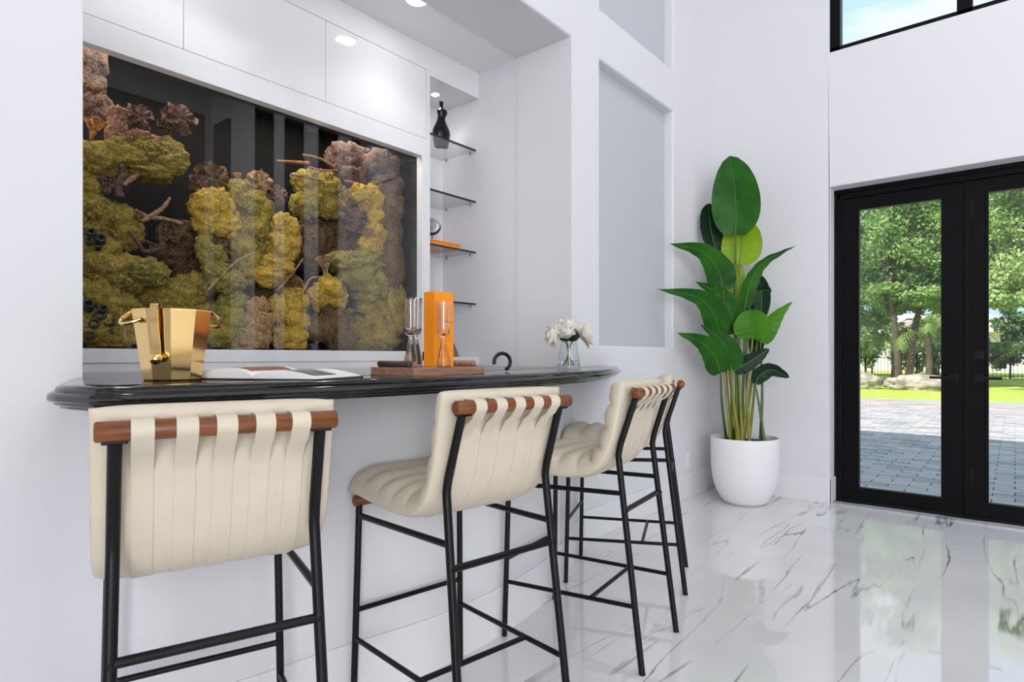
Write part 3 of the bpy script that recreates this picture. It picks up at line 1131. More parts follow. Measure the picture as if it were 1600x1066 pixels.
flute(-1.519, 1.302, TZ, 0.222, 'clear champagne flute on the tray, nearest the dark handle', M['smokeglass'])
flute(-1.574, 1.372, TZ, 0.235, 'clear champagne flute standing behind another, left of the orange box', M['smokeglass'])
flute(-1.4425, 1.377, TZ, 0.215, 'clear champagne flute in front of the orange box', M['glass'])

# ring ornament
c = Vector((-1.575, 1.826, ZK))
rg = MB()
ex = RT * 0.94 + FW * 0.34
pts = []
for k in range(33):
    a = math.radians(196 - k / 32 * 262)
    pts.append(c + ex * (0.034 * math.cos(a)) + Vector((0, 0, 0.0335 + 0.034 * math.sin(a) + 0.006)))
rg.tube(pts, 0.0072, 14)
o = rg.build('ring_ornament', M['blackcer'], smooth=True, sharp=60)
tag(o, 'small black open ring ornament standing on the bar', 'ornament')

# vase with white flowers
VC = Vector((-1.652, 2.405, ZK))
vz = thing('glass_vase', 'tapered clear glass vase of white flowers on the bar end', 'vase', VC)
H = 0.135
prof = [(0.0001, 0.0), (0.054, 0.0), (0.058, 0.004), (0.056, 0.02), (0.038, H), (0.0355, H), (0.0525, 0.022), (0.050, 0.016), (0.0001, 0.014)]
MB().lathe(prof, VC, 40).build('vase_glass', M['vasepane'], vz, smooth=True, sharp=50)
MB().lathe([(0.0001, 0.0155), (0.0485, 0.0165), (0.0515, 0.022), (0.0492, 0.042), (0.0001, 0.042)], VC, 32).build('vase_water', M['water'], vz, smooth=True, sharp=50)
blooms = [(-0.070, 0.158, 0.066, -1.45, 'white bloom drooping furthest left in the glass vase'), (-0.036, 0.180, 0.064, -0.6, 'white bloom at the upper left of the vase bouquet'),
          (0.004, 0.196, 0.068, 0.0, 'tallest white bloom at the top of the vase bouquet'), (0.044, 0.180, 0.064, 0.65, 'white bloom at the upper right of the vase bouquet'),
          (0.072, 0.160, 0.066, 1.4, 'white bloom leaning furthest right in the glass vase'), (-0.012, 0.165, 0.055, -0.35, 'white bloom at the front centre of the vase bouquet')]
for i, (lx, lz, sz, tilt, lab) in enumerate(blooms):
    dpt = (-0.03, 0.03, 0.02, 0.03, -0.02, -0.045)[i]
    head = VC + RT * lx + FW * dpt + Vector((0, 0, lz))
    f = thing('white_flower', lab, 'flower', (VC.x, VC.y, VC.z + 0.02), group='white blooms in the glass vase')
    foot = VC + RT * (-lx * 0.25) + FW * (-dpt * 0.3) + Vector((0, 0, 0.022))
    neck = VC + RT * (lx * 0.22) + FW * dpt * 0.3 + Vector((0, 0, H - 0.008))
    ax = (Vector((0, 0, 1)) * math.cos(tilt) + RT * math.sin(tilt) - FW * 0.25).normalized()
    sp = smooth_path([foot, foot.lerp(neck, 0.55), neck, head - ax * 0.016], 5)
    MB().tube(sp, 0.0026, 8).build('flower_stem', M['stemgreen'], f, smooth=True)
    q = ax.to_track_quat('Z', 'Y').to_matrix().to_4x4()
    Mx = Matrix.Translation(head - ax * 0.02) @ q
    for ring, (np_, open_, ln) in enumerate(((3, 0.25, 1.0), (4, 0.75, 1.15), (3, 1.25, 1.1))):
        for k in range(np_):
            a0 = 2 * PI * k / np_ + ring * 0.6 + i

            def pf(u, v, a0=a0, open_=open_, ln=ln):
                sw = (v - 0.5) * 2
                wv = (math.sin(PI * (0.04 + 0.93 * u ** 0.75)) ** 0.6) * sz * 0.46
                th = open_ * (0.25 + 0.75 * u)
                bul = 0.30 * sz * math.sin(PI * min(1, u * 1.05))
                rr = sz * ln * u * math.sin(th) + bul * math.cos(th) + 0.003
                zz = sz * ln * u * math.cos(th) - bul * math.sin(th) * 0.6
                cup = 0.32 * sz * sw * sw * math.sin(PI * (0.15 + 0.8 * u))
                p = Vector((rr - cup * math.cos(th), sw * wv, zz + cup * math.sin(th)))
                return Mx @ (Matrix.Rotation(a0, 4, 'Z') @ p)
            MB().grid(pf, 10, 7).build('petal', M['petal'], f, smooth=True, sharp=180)
    if i in (1, 3, 5):
        for sgn in (-1, 1):
            b0 = neck + Vector((0, 0, 0.01))
            dirn = (RT * (sgn * 0.7) + Vector((0, 0, 0.75)) - FW * 0.5).normalized()
            sd = dirn.cross(FW).normalized()

            def lf(u, v, b0=b0, dirn=dirn, sd=sd):
                wv = math.sin(PI * (0.05 + 0.95 * u)) ** 0.8 * 0.022
                return b0 + dirn * (0.062 * u) + sd * ((v - 0.5) * 2 * wv) + FW * (0.01 * u * u)
            MB().grid(lf, 7, 4).build('flower_leaf', M['leafdark'], f, smooth=True, sharp=180)

# ------------------------------------------------------------------ alcove objects
SV = Vector((-2.905, 2.752, 2.505))
torso = [(0.046, 0.0), (0.050, 0.01), (0.056, 0.05), (0.062, 0.085), (0.058, 0.11), (0.044, 0.14), (0.030, 0.17), (0.026, 0.19), (0.030, 0.212), (0.037, 0.228), (0.034, 0.238), (0.022, 0.247),
         (0.014, 0.258), (0.0125, 0.275), (0.0135, 0.292), (0.015, 0.298), (0.011, 0.300), (0.0001, 0.298)]
tv = MB().lathe(torso, SV, 32, sx=0.85, sy=1.05)
for p in tv.v:
    h = p.z - SV.z
    if h < 0.075:
        lat = (p - SV).dot(RT)
        k = max(0, 1 - abs(lat) / 0.02) * (1 - h / 0.075)
        p.z += k * 0.03
    if 0.2 < h < 0.25:
        p += RT * 0.006
o = tv.build('torso_vase', M['blackcer'], smooth=True, sharp=60)
tag(o, 'glossy black torso-shaped vase on the top glass shelf', 'vase')

bk = thing('orange_book', 'orange book lying flat on the third glass shelf', 'book', (-2.9, 2.69, 1.822))
MB().box(-3.02, -2.80, 2.545, 2.832, 1.822, 1.827, 0.001).box(-3.02, -2.80, 2.545, 2.832, 1.853, 1.858, 0.001).box(-3.02, -2.80, 2.545, 2.551, 1.822, 1.858).build('book_cover', M['orange'], bk)
MB().box(-3.016, -2.806, 2.551, 2.828, 1.827, 1.853).build('book_pages', M['orange'], bk)
ds = thing('disc_sculpture', 'clear crystal disc in a black ring stand on the orange book', 'sculpture', (-2.90, 2.665, 1.858))
dc = Vector((-2.90, 2.665, 1.858))
MB().box(dc.x - 0.03, dc.x + 0.03, dc.y - 0.03, dc.y + 0.03, 1.858, 1.864, 0.002).build('stand_base', M['black'], ds)
MB().tube([dc + Vector((0, 0, 0.005)), dc + Vector((0, 0, 0.06))], 0.003, 8).build('stand_stem', M['black'], ds)
cc = dc + Vector((0, 0, 0.115))
rim = []
for k in range(25):
    a = math.radians(190 + 175 * k / 24)
    rim.append(cc + RT * (0.056 * math.cos(a)) + Vector((0, 0, 0.056 * math.sin(a))))
MB().tube(rim, [0.002 + 0.006 * math.sin(PI * k / 24) for k in range(25)], 10).build('stand_ring', M['black'], ds, smooth=True)
dd = MB().lathe([(0.0001, -0.006), (0.03, -0.0085), (0.044, -0.006), (0.0495, 0.0), (0.044, 0.006), (0.03, 0.0085), (0.0001, 0.006)], (0, 0, 0), 32)
dd.xform(Matrix.Translation(cc) @ FW.to_track_quat('Z', 'Y').to_matrix().to_4x4()).build('crystal_disc', M['crystal'], ds, smooth=True)
bt = Vector((-2.86, 2.79, NZ0))
o = MB().lathe([(0.055, 0.0), (0.058, 0.006), (0.05, 0.03), (0.032, 0.075), (0.018, 0.105), (0.014, 0.125), (0.018, 0.15), (0.022, 0.158), (0.019, 0.158), (0.012, 0.128), (0.0001, 0.11)], bt, 28).build('decanter', M['amber'], smooth=True)
tag(o, 'small smoky brown decanter on the alcove floor behind the orange box', 'decanter')

# wall outlet
ol = thing('wall_outlet', 'white outlet plate on the wall above the baseboard near the plant', 'outlet', (XW, 4.58, 0.30))
MB().box(XW, XW + 0.006, 4.545, 4.615, 0.24, 0.36, 0.002).build('cover_plate', M['trim'], ol)
for z in (0.28, 0.32):
    MB().box(XW + 0.005, XW + 0.0075, 4.562, 4.598, z - 0.015, z + 0.015, 0.001).build('socket', M['trim'], ol)

# ------------------------------------------------------------------ potted plant
PC = Vector((-1.600, 4.715, 0))
pl = thing('potted_plant', 'tall bird of paradise plant in a white pot in the corner', 'potted plant', PC)
pot = [(0.13, 0.0), (0.15, 0.004), (0.175, 0.03), (0.212, 0.10), (0.236, 0.18), (0.247, 0.28), (0.250, 0.40), (0.250, 0.498), (0.247, 0.505), (0.240, 0.505), (0.236, 0.498), (0.236, 0.44), (0.0001, 0.44)]
MB().lathe(pot, PC, 56).build('pot', M['pot'], pl, smooth=True, sharp=50)


def soilf(u, v):
    a, r = 2 * PI * u, 0.235 * v
    p = Vector((r * math.cos(a), r * math.sin(a), 0))
    return PC + p + Vector((0, 0, 0.462 + 0.015 * noise.noise(p * 18) + 0.012 * (1 - v)))


MB().grid(soilf, 40, 12, closed_u=True).build('soil', M['soil'], pl, smooth=True)
DP = PC.dot(FW)


def leafblade(pts, wpx, mat, dof, tw=0.0, droop=0.0, name='leaf', pw=0.62, skew=0.0):
    mid = [at(px, py, DP + d) for (px, py, d) in pts]
    sp = smooth_path(mid, 7)
    n = len(sp)
    depth = DP + dof
    hw = wpx * 0.5 * depth / FPX

    def fn(u, v):
        i = min(n - 1, int(round(u * (n - 1))))
        a, b = sp[max(i - 1, 0)], sp[min(i + 1, n - 1)]
        T = (b - a).normalized()
        view = (sp[i] - Vector((0, 0, CAMH))).normalized()
        side = T.cross(view)
        if side.length < 0.05:
            side = RT.copy()
        side.normalize()
        side = Matrix.Rotation(tw, 3, T) @ side
        nr = side.cross(T).normalized()
        s = (v - 0.5) * 2
        w = hw * (math.sin(PI * (0.03 + 0.97 * u) ** (0.80 if pw < 0.8 else 0.52)) ** pw)
        rip = 0.006 * math.sin(u * 40 + s * 3) * abs(s)
        return sp[i] + side * (s * w) + nr * (-0.16 * abs(s) * w + rip)
    o = MB().grid(fn, n, 9).build(name, mat, pl, smooth=True, sharp=180)
    MB().tube([fn(i / (n - 1), 0.5) - (sp[i] - Vector((0, 0, CAMH))).normalized() * 0.003 for i in range(n)], [0.0038 * (1 - 0.7 * i / n) for i in range(n)], 6).build('midrib', M['midrib'], o, smooth=True)
    return sp[0]


Lf = [
    ([(1149, 368, .06), (1150, 330, .05), (1147, 285, .05), (1140, 244, .08)], 72, 'leaf', 0.05, 0.0, 0.55),
    ([(1155, 414, .10), (1158, 392, .12), (1160, 365, .14), (1160, 345, .16)], 60, 'leaflime', 0.12, 0.0, 0.5),
    ([(1120, 396, .20), (1112, 365, .22), (1108, 335, .24), (1108, 318, .25)], 34, 'leafdark', 0.2, 0.3, 0.6),
    ([(1130, 455, -.02), (1122, 422, -.06), (1096, 393, -.14), (1045, 381, -.26)], 46, 'leaf', -0.1, 0.25, 0.95),
    ([(1124, 520, -.05), (1114, 488, -.12), (1088, 464, -.20), (1027, 452, -.36)], 42, 'leaf', -0.1, 0.25, 0.95),
    ([(1147, 522, .05), (1140, 485, .02), (1118, 457, -.02), (1086, 440, -.08)], 42, 'leaf', 0.0, 0.15, 0.95),
    ([(1126, 583, -.10), (1116, 556, -.16), (1094, 534, -.24), (1057, 520, -.34)], 42, 'leaf', -0.2, 0.2, 0.95),
    ([(1143, 578, -.12), (1137, 550, -.14), (1120, 525, -.16), (1094, 507, -.2)], 40, 'leaf', -0.15, 0.1, 0.95),
    ([(1147, 475, .08), (1148, 445, .1), (1147, 420, .12), (1145, 402, .13)], 30, 'leaflime', 0.1, 0.2, 0.55),
    ([(1164, 480, .0), (1172, 443, .0), (1194, 410, -.03), (1243, 384, -.10)], 26, 'leaf', 0.0, 0.5, 0.9),
    ([(1168, 492, .14), (1176, 468, .16), (1190, 455, .12), (1206, 454, .08)], 30, 'leafdark', 0.15, 0.2, 0.6),
    ([(1188, 500, .10), (1190, 470, .12), (1188, 445, .12), (1184, 428, .12)], 26, 'leafdark', 0.2, 0.0, 0.6),
    ([(1188, 535, .0), (1200, 514, -.02), (1216, 492, -.05), (1238, 471, -.08)], 30, 'leafmid', 0.0, 0.3, 0.85),
    ([(1176, 530, -.04), (1175, 515, -.05), (1174, 500, -.05), (1172, 484, -.03)], 54, 'leafmid', -0.05, 0.0, 0.42),
    ([(1146, 580, -.06), (1160, 572, -.08), (1180, 560, -.10), (1202, 545, -.12)], 26, 'leafdark', -0.1, 0.2, 0.6),
    ([(1180, 600, -.02), (1188, 586, -.04), (1206, 578, -.06), (1234, 590, -.10)], 26, 'leafdark', -0.1, 0.3, 0.6),
    ([(1180, 560, .10), (1182, 535, .12), (1184, 510, .13), (1186, 492, .14)], 24, 'leafdark', 0.1, 0.0, 0.6)]
roots = [(1150, 686), (1152, 686), (1144, 686), (1146, 688), (1138, 686), (1155, 688), (1140, 690), (1148, 690), (1156, 686), (1160, 686), (1164, 688), (1170, 686), (1186, 688), (1158, 690), (1150, 692), (1189, 690), (1176, 686)]
for i, ((pts, w, mk_, dof, tw, pw), rt_) in enumerate(zip(Lf, roots)):
    b = leafblade(pts, w, M[mk_], dof, tw, pw=pw)
    dd_ = pts[0][2]
    r0 = at(rt_[0], rt_[1], DP)
    # root stays inside the pot
    r0 = PC + (Vector((r0.x, r0.y, 0)) - PC) * 0.9 + FW * (0.10 * math.sin(i * 2.4)) + Vector((0, 0, 0.45))
    midp = r0.lerp(b, 0.55) + RT * (0.015 * math.sin(i * 1.7))
    sp = smooth_path([r0, midp, b], 8)
    nn = len(sp)
    MB().tube(sp, [0.013 * (1 - 0.55 * k / nn) for k in range(nn)], 8).build('stem', M['stem'] if i % 3 else M['stemgreen'], pl, smooth=True)

# ------------------------------------------------------------------ aquarium
GX = -2.797
TB, TYL, TYR, TZ0, TZ1 = -3.44, YP - 0.1, 2.482, 1.15, 2.56
aq = thing('aquarium', 'large built-in aquarium with black back panel behind the bar', 'aquarium', (-3.1, 1.5, TZ0))
MB().box(GX - 0.012, GX, YP - 0.02, AY1 + 0.005, AZ0 - 0.003, AZ1 + 0.003).build('front_glass', M['tankpane'], aq)
MB().box(TB - 0.01, TB, TYL, TYR, TZ0, TZ1).build('back_panel', M['tankblack'], aq)
MB().box(TB, GX - 0.013, TYR, TYR + 0.008, TZ0, TZ1).build('side_panel', M['tankside'], aq)
MB().box(TB, GX - 0.013, TYL - 0.008, TYL, TZ0, TZ1).build('side_panel', M['tankblack'], aq)


def sandf(u, v):
    x, y = TB + (GX - 0.014 - TB) * u, TYL + (TYR - TYL) * v
    return Vector((x, y, TZ0 + 0.012 + 0.006 * noise.noise(Vector((x * 9, y * 9, 0)))))


MB().grid(sandf, 14, 50).build('sand_bed', M['sand'], aq, smooth=True)
MB().box(TB, GX - 0.05, TYL, TYR, TZ1, TZ1 + 0.02).build('tank_hood', M['tankblack'], aq)
al_ = area('aquarium_lamp', (-3.05, 1.45, 2.545), (-3.05, 1.45, 0), 0.30, 1.9, 15, (1.0, 0.93, 0.78))
al_.rotation_euler = (0, 0, 0)


def reefmat(name, c1, c2, c3, sc=9):
    m = P(name, S(*c1), 0.75, spec=0.2, col2=S(*c2), vscale=sc, bump=1.0, bscale=70, detail=9)
    t = m.node_tree
    b = t.nodes['Principled BSDF']
    src = b.inputs['Base Color'].links[0].from_socket
    n = t.nodes.new('ShaderNodeTexVoronoi')
    n.inputs['Scale'].default_value = 95
    tc = [q for q in t.nodes if q.type == 'TEX_COORD'][0]
    t.links.new(tc.outputs['Object'], n.inputs['Vector'])
    r = t.nodes.new('ShaderNodeMapRange')
    r.inputs['From Min'].default_value = 0.35
    r.inputs['From Max'].default_value = 1.0
    t.links.new(n.outputs['Distance'], r.inputs['Value'])
    mx = t.nodes.new('ShaderNodeMix')
    mx.data_type = 'RGBA'
    t.links.new(r.outputs[0], mx.inputs['Factor'])
    t.links.new(src, mx.inputs['A'])
    mx.inputs['B'].default_value = S(*c3)
    t.links.new(mx.outputs['Result'], b.inputs['Base Color'])
    return m


M['olive'] = reefmat('olive_reef', (84, 74, 22), (146, 128, 48), (170, 148, 82))
M['yellow'] = reefmat('yellow_reef', (124, 98, 20), (184, 150, 46), (196, 172, 96))
M['brownreef'] = reefmat('brown_reef', (58, 44, 28), (104, 82, 52), (124, 100, 74))
M['mauve'] = reefmat('mauve_reef', (62, 46, 42), (104, 80, 70), (126, 100, 86))
M['greenreef'] = reefmat('green_reef', (86, 82, 28), (140, 130, 54), (160, 148, 88))
M['tan'] = reefmat('tan_branch', (118, 92, 60), (160, 130, 92), (180, 152, 116), 30)
M['rust'] = reefmat('rust_branch', (132, 82, 30), (172, 116, 50), (190, 140, 84), 30)
M['pinkbr'] = reefmat('pink_branch', (112, 76, 58), (152, 112, 88), (172, 134, 112), 30)
M['greyreef'] = reefmat('grey_tube', (40, 40, 40), (72, 70, 66), (88, 86, 82), 30)
QS = 2.1316


def cw(cx, cy, x):
    return atx(110 + cx / QS, 60 + cy / QS, x)


def blob(mb, c, rx, ry, rz, seed, amp=0.2, fr=2.4, sub=4):
    bm = bmesh.new()
    bmesh.ops.create_icosphere(bm, subdivisions=sub, radius=1.0)
    off = Vector((seed * 7.3, seed * 3.1, seed * 1.7))
    for v in bm.verts:
        d = v.co.normalized()
        n = noise.noise(d * fr + off) * 0.9 + noise.noise(d * fr * 2.3 + off) * 0.45 + noise.noise(d * fr * 5 + off) * 0.25
        rdg = 1 - abs(noise.noise(d * fr * 3.1 - off))
        k = 1 + amp * n + amp * 0.35 * (rdg - 0.7)
        v.co = c + Vector((d.x * rz, d.y * rx, d.z * ry)) * k
    mb.bm(bm)


def reef(name, label, mat, x, blobs, cat='coral rock', group='rock pillars of the reef', sub=4, amp=0.30):
    mb = MB()
    for i, b in enumerate(blobs):
        cx, cy, rx, ry = b[:4]
        dx = b[4] if len(b) > 4 else 0
        xx = x + dx
        while True:
            p = cw(cx, cy, xx)
            dep = (p - Vector((0, 0, CAMH))).dot(FW)
            k = dep / FPX / QS
            if p.y + rx * k * 1.3 < TYR or xx > -2.88:
                break
            xx += 0.02
        # apparent width foreshortens along the glass
        blob(mb, p, rx * k * 1.12, ry * k, rx * k * 0.9, len(label) + i * 3.7 + cx * 0.01, amp, sub=sub)
        rnd = random.Random(int(cx * 7 + cy))
        for j in range(13):
            d = Vector((rnd.uniform(-0.1, 1), rnd.gauss(0, 1), rnd.gauss(0, 1))).normalized()
            q = p + Vector((d.x * rx * k * 0.8, d.y * rx * k, d.z * ry * k)) * 0.92
            if q.y > TYR - 0.05 or q.x > GX - 0.05 or q.z < TZ0 + 0.02:
                continue
            kk = rnd.choice((rnd.uniform(0.10, 0.2), rnd.uniform(0.2, 0.4)))
            blob(mb, q, rx * k * kk * rnd.uniform(0.8, 1.3), ry * k * kk * rnd.uniform(0.8, 1.6), rx * k * kk, j * 2.1 + cx, 0.35, 2.6, sub=3)
    o = mb.build(name, M[mat], smooth=True, sharp=180)
    return tag(o, label, cat, group)


reef('coral_rock', 'mauve brown rock column in the upper left corner of the aquarium', 'mauve', -3.15, [(72, 70, 40, 70), (70, 150, 38, 60), (80, 215, 34, 50), (110, 260, 40, 50)])
reef('coral_rock', 'wide olive overhanging plate coral at the upper left of the tank', 'olive', -3.02, [(90, 410, 70, 58), (180, 405, 80, 60), (265, 400, 80, 62), (315, 395, 58, 52), (240, 445, 80, 30), (330, 370, 38, 30)])
reef('coral_rock', 'pinkish crust of growth on top of the overhanging plate coral', 'pinkbr', -3.02, [(150, 330, 30, 34), (190, 340, 45, 28), (240, 335, 45, 24), (300, 350, 40, 18), (160, 270, 22, 44), (150, 300, 26, 40)], cat='coral', group='crusts on the reef', sub=3)
reef('coral_rock', 'tall olive rock pillar along the left edge of the aquarium', 'olive', -3.0, [(60, 500, 42, 50), (80, 580, 58, 55), (150, 600, 58, 52), (180, 650, 52, 48), (90, 700, 62, 52), (70, 640, 50, 46)])
reef('coral_rock', 'lumpy olive rock at the left tank floor beside the pier', 'olive', -2.96, [(110, 760, 60, 50), (170, 800, 58, 60), (100, 850, 60, 60), (150, 900, 66, 60), (90, 960, 70, 62), (160, 980, 64, 52), (60, 900, 40, 60)])
reef('coral_rock', 'rounded green sponge knob jutting from the left rock', 'greenreef', -2.93, [(250, 780, 56, 42), (290, 785, 32, 32), (225, 770, 40, 36)], cat='sponge', group='sponges in the tank', sub=4)
reef('coral_rock', 'low olive rock mound left of centre behind the gold bucket', 'olive', -3.02, [(290, 870, 72, 50), (360, 860, 70, 56), (330, 930, 90, 60), (420, 830, 46, 50), (270, 950, 60, 60), (400, 920, 60, 60)])
reef('coral_rock', 'brown crusted rock above the low olive mound', 'brownreef', -3.1, [(370, 680, 62, 44), (340, 720, 60, 40), (390, 760, 50, 44), (330, 660, 40, 40), (400, 650, 50, 40)])
reef('coral_rock', 'yellow square-topped rock at the tank centre left', 'yellow', -2.98, [(455, 560, 52, 52), (495, 570, 46, 58), (470, 620, 56, 48), (520, 620, 40, 44)])
reef('coral_rock', 'slender leaning olive rock below the yellow square-topped one', 'greenreef', -2.96, [(470, 720, 40, 48), (485, 770, 40, 42), (520, 810, 54, 42), (450, 690, 30, 36)])
reef('coral_rock', 'knobbly olive rock at the tank centre under the fan corals', 'olive', -3.02, [(560, 510, 42, 38), (590, 550, 50, 50), (630, 580, 42, 58), (610, 640, 54, 58), (640, 690, 50, 52), (580, 690, 46, 50), (600, 760, 58, 54), (540, 660, 46, 60), (650, 760, 52, 50)])
reef('coral_rock', 'bulbous yellow rock lobe right of the tank centre', 'yellow', -2.95, [(715, 630, 42, 44), (705, 690, 46, 52), (725, 665, 36, 44), (690, 760, 50, 40), (660, 790, 50, 36)])
reef('coral_rock', 'tan cone sponge on the tank floor at the centre', 'tan', -2.92, [(620, 900, 32, 36), (625, 950, 42, 52), (615, 1000, 46, 46)], cat='sponge', group='sponges in the tank')
reef('coral_rock', 'green rock on the tank floor right of the gold bucket', 'greenreef', -2.97, [(530, 930, 58, 52), (500, 980, 56, 52), (570, 990, 50, 46), (540, 880, 44, 44)])
reef('coral_rock', 'upright yellow-green rock finger on the floor right of centre', 'yellow', -2.95, [(745, 880, 42, 46), (740, 940, 46, 54), (725, 995, 54, 44), (690, 900, 36, 44)])
reef('coral_rock', 'dark brown rock base between the centre pillars', 'brownreef', -3.2, [(640, 850, 90, 60), (560, 850, 70, 56), (720, 840, 60, 50), (660, 960, 90, 70), (450, 960, 60, 70), (800, 700, 60, 80), (790, 640, 40, 36)])
reef('coral_rock', 'olive rock arch at the top right of the tank', 'olive', -3.1, [(780, 480, 40, 40), (800, 540, 42, 52), (850, 500, 50, 44), (890, 540, 48, 52), (850, 560, 46, 40), (770, 560, 36, 44)])
reef('coral_rock', 'mauve rock cap at the upper right corner of the reef', 'mauve', -3.14, [(910, 400, 54, 48), (970, 420, 64, 50), (1030, 430, 54, 54), (940, 460, 66, 42), (1050, 500, 50, 60), (1060, 440, 36, 50)])
reef('coral_rock', 'curved golden rock ridge on the right side of the tank', 'yellow', -2.97, [(970, 520, 42, 30), (1005, 540, 40, 42), (1020, 590, 36, 46), (1015, 650, 40, 40), (1000, 690, 40, 36), (985, 545, 30, 30)])
reef('coral_rock', 'dark brown rock wall behind the golden ridge', 'brownreef', -3.2, [(900, 640, 70, 50), (960, 640, 60, 60), (1050, 640, 50, 80), (920, 720, 80, 50), (1060, 760, 48, 90), (850, 650, 44, 44), (1060, 560, 46, 60), (900, 590, 60, 40)])
reef('coral_rock', 'green lumpy rock at the middle of the right pillar', 'greenreef', -3.0, [(920, 750, 66, 36), (985, 745, 60, 44), (1040, 790, 46, 60), (950, 800, 58, 46), (1000, 840, 60, 56)])
reef('coral_rock', 'pale yellow head coral at the lower right with branches on top', 'yellow', -2.93, [(860, 840, 48, 42), (830, 860, 36, 38), (885, 865, 34, 34)])
reef('coral_rock', 'round brown brain coral on the floor under the pale head coral', 'brownreef', -2.95, [(830, 965, 44, 46), (880, 940, 46, 60), (900, 1000, 50, 40), (850, 910, 30, 40)])
reef('coral_rock', 'massive olive rock foot at the lower right of the tank', 'olive', -3.02, [(1010, 900, 60, 60), (970, 960, 70, 56), (1040, 970, 56, 60), (1075, 900, 36, 90), (1000, 1010, 80, 40), (940, 1000, 50, 40), (1060, 830, 40, 60)])


def tcoral(label, mat, paths, x, group, cat='coral', name='branch_coral', knob=0.0):
    mb = MB()
    for pth in paths:
        pts, r0, r1 = pth
        w = [cw(cx, cy, x + (q[2] if len(q) > 2 else 0)) for q in pts for cx, cy in [q[:2]]]
        sp = smooth_path(w, 6)
        k = len(sp)
        rs = [(r0 + (r1 - r0) * i / (k - 1)) * (1 + knob * noise.noise(Vector((i * 0.9, x * 9, r0 * 999)))) for i in range(k)]
        mb.tube(sp, rs, 9)
    o = mb.build(name, M[mat], smooth=True, sharp=180)
    return tag(o, label, cat, group)


def bush(label, mat, cx, cy, x, h, n, spread, r, seed, group, depth=3):
    rnd = random.Random(seed)
    base = cw(cx, cy, x)
    mb = MB()

    def grow(p, d, l, rr, lev):
        q = p + d * l
        m_ = p.lerp(q, 0.5) + Vector((rnd.uniform(-1, 1), rnd.uniform(-1, 1), rnd.uniform(-1, 1))) * l * 0.08
        mb.tube([p, m_, q], [rr, rr * 0.9, rr * 0.75], 6)
        if lev > 0:
            for _ in range(3 if lev > 1 else 2):
                nd = (d + Vector((rnd.uniform(-1, 1), rnd.uniform(-1, 1), rnd.uniform(-0.5, 0.9))) * spread).normalized()
                grow(q, nd, l * 0.68, rr * 0.72, lev - 1)
    for _ in range(n):
        d = Vector((rnd.uniform(-1, 1) * spread * 0.7, rnd.uniform(-1, 1) * spread, 1)).normalized()
        grow(base, d, h * 0.42, r, depth)
    o = mb.build('branch_coral', M[mat], smooth=True, sharp=180)
    return tag(o, label, 'coral', group)


def fan(label, mat, cx, cy, rx, x, seed, group):
    """ruffled cup coral"""
    mb = MB()
    c = cw(cx, cy, x)
    k = (c - Vector((0, 0, CAMH))).dot(FW) / FPX / QS
    R = rx * k
    for lay in range(3):
        def fn(u, v):
            a = 2 * PI * u
            r = R * (0.15 + 0.85 * v) * (1 - 0.2 * lay)
            ruf = 0.22 * R * v * v * math.sin(a * (5 + lay) + seed + lay) + 0.06 * R * v * math.sin(a * 9 + seed * 2)
            jag = 1 + 0.04 * v * math.sin(a * 17 + seed) + 0.30 * noise.noise(Vector((math.cos(a) * 2, math.sin(a) * 2, seed)))
            return c + Vector((0.25 * R * lay - 0.1 * R + ruf, math.cos(a) * r * jag * 1.1, math.sin(a) * r * jag))
        mb.grid(fn, 72, 9, closed_u=True)
    o = mb.build('ruffle_coral', M[mat], smooth=True, sharp=180)
    return tag(o, label, 'coral', group)


GB, GR, GT = 'branching corals in the tank', 'ruffled corals in the tank', 'long branch corals in the tank'
bush('rust orange branching coral at the far left of the tank', 'rust', 68, 340, -2.96, 0.10, 4, 0.5, 0.007, 3, GB)
bush('pink knobbly bush coral on the plate coral', 'pinkbr', 165, 300, -2.99, 0.09, 5, 0.55, 0.006, 5, GB)
bush('low pink bush coral at the middle of the plate coral', 'pinkbr', 195, 345, -2.95, 0.07, 5, 0.7, 0.005, 6, GB)
fan('small ruffled mauve coral on top of the plate coral', 'mauve', 232, 262, 42, -3.02, 1.0, GR)
fan('large ruffled mauve fan coral at the right tip of the plate coral', 'mauve', 366, 268, 50, -3.0, 2.0, GR)
fan('round ruffled coral beside the large fan coral', 'mauve', 318, 290, 30, -3.02, 3.4, GR)
fan('dark ruffled coral crowning the yellow square-topped rock', 'brownreef', 478, 468, 56, -3.02, 4.2, GR)
fan('pale ruffled coral left on the yellow square-topped rock', 'mauve', 430, 480, 32, -3.0, 5.1, GR)
fan('tan ruffled coral at the tank centre', 'tan', 632, 475, 38, -3.02, 6.3, GR)
fan('thin mauve plate coral right of the centre pillar', 'mauve', 690, 520, 36, -3.06, 7.7, GR)
fan('flat grey-brown disc coral beside the yellow lobe', 'brownreef', 785, 655, 34, -3.0, 8.1, GR)
fan('mauve ruffle under the golden ridge', 'mauve', 945, 600, 42, -2.98, 9.3, GR)
fan('brown ruffle between the green rock and the mound', 'brownreef', 360, 640, 40, -3.0, 10.2, GR)
fan('brown ruffle above the leaning olive rock', 'brownreef', 490, 690, 36, -2.94, 11.2, GR)
bush('feathery mauve bush coral on the golden ridge', 'pinkbr', 990, 680, -2.93, 0.09, 5, 0.6, 0.004, 8, GB)
bush('tan antler coral on the pale head coral', 'tan', 855, 800, -2.93, 0.13, 6, 0.5, 0.006, 9, GB)
bush('small orange bush coral on the centre rock', 'rust', 560, 480, -3.0, 0.05, 3, 0.5, 0.005, 10, GB)
bush('brown twig coral at the right edge of the reef', 'brownreef', 1095, 800, -3.0, 0.12, 3, 0.3, 0.004, 12, GB)
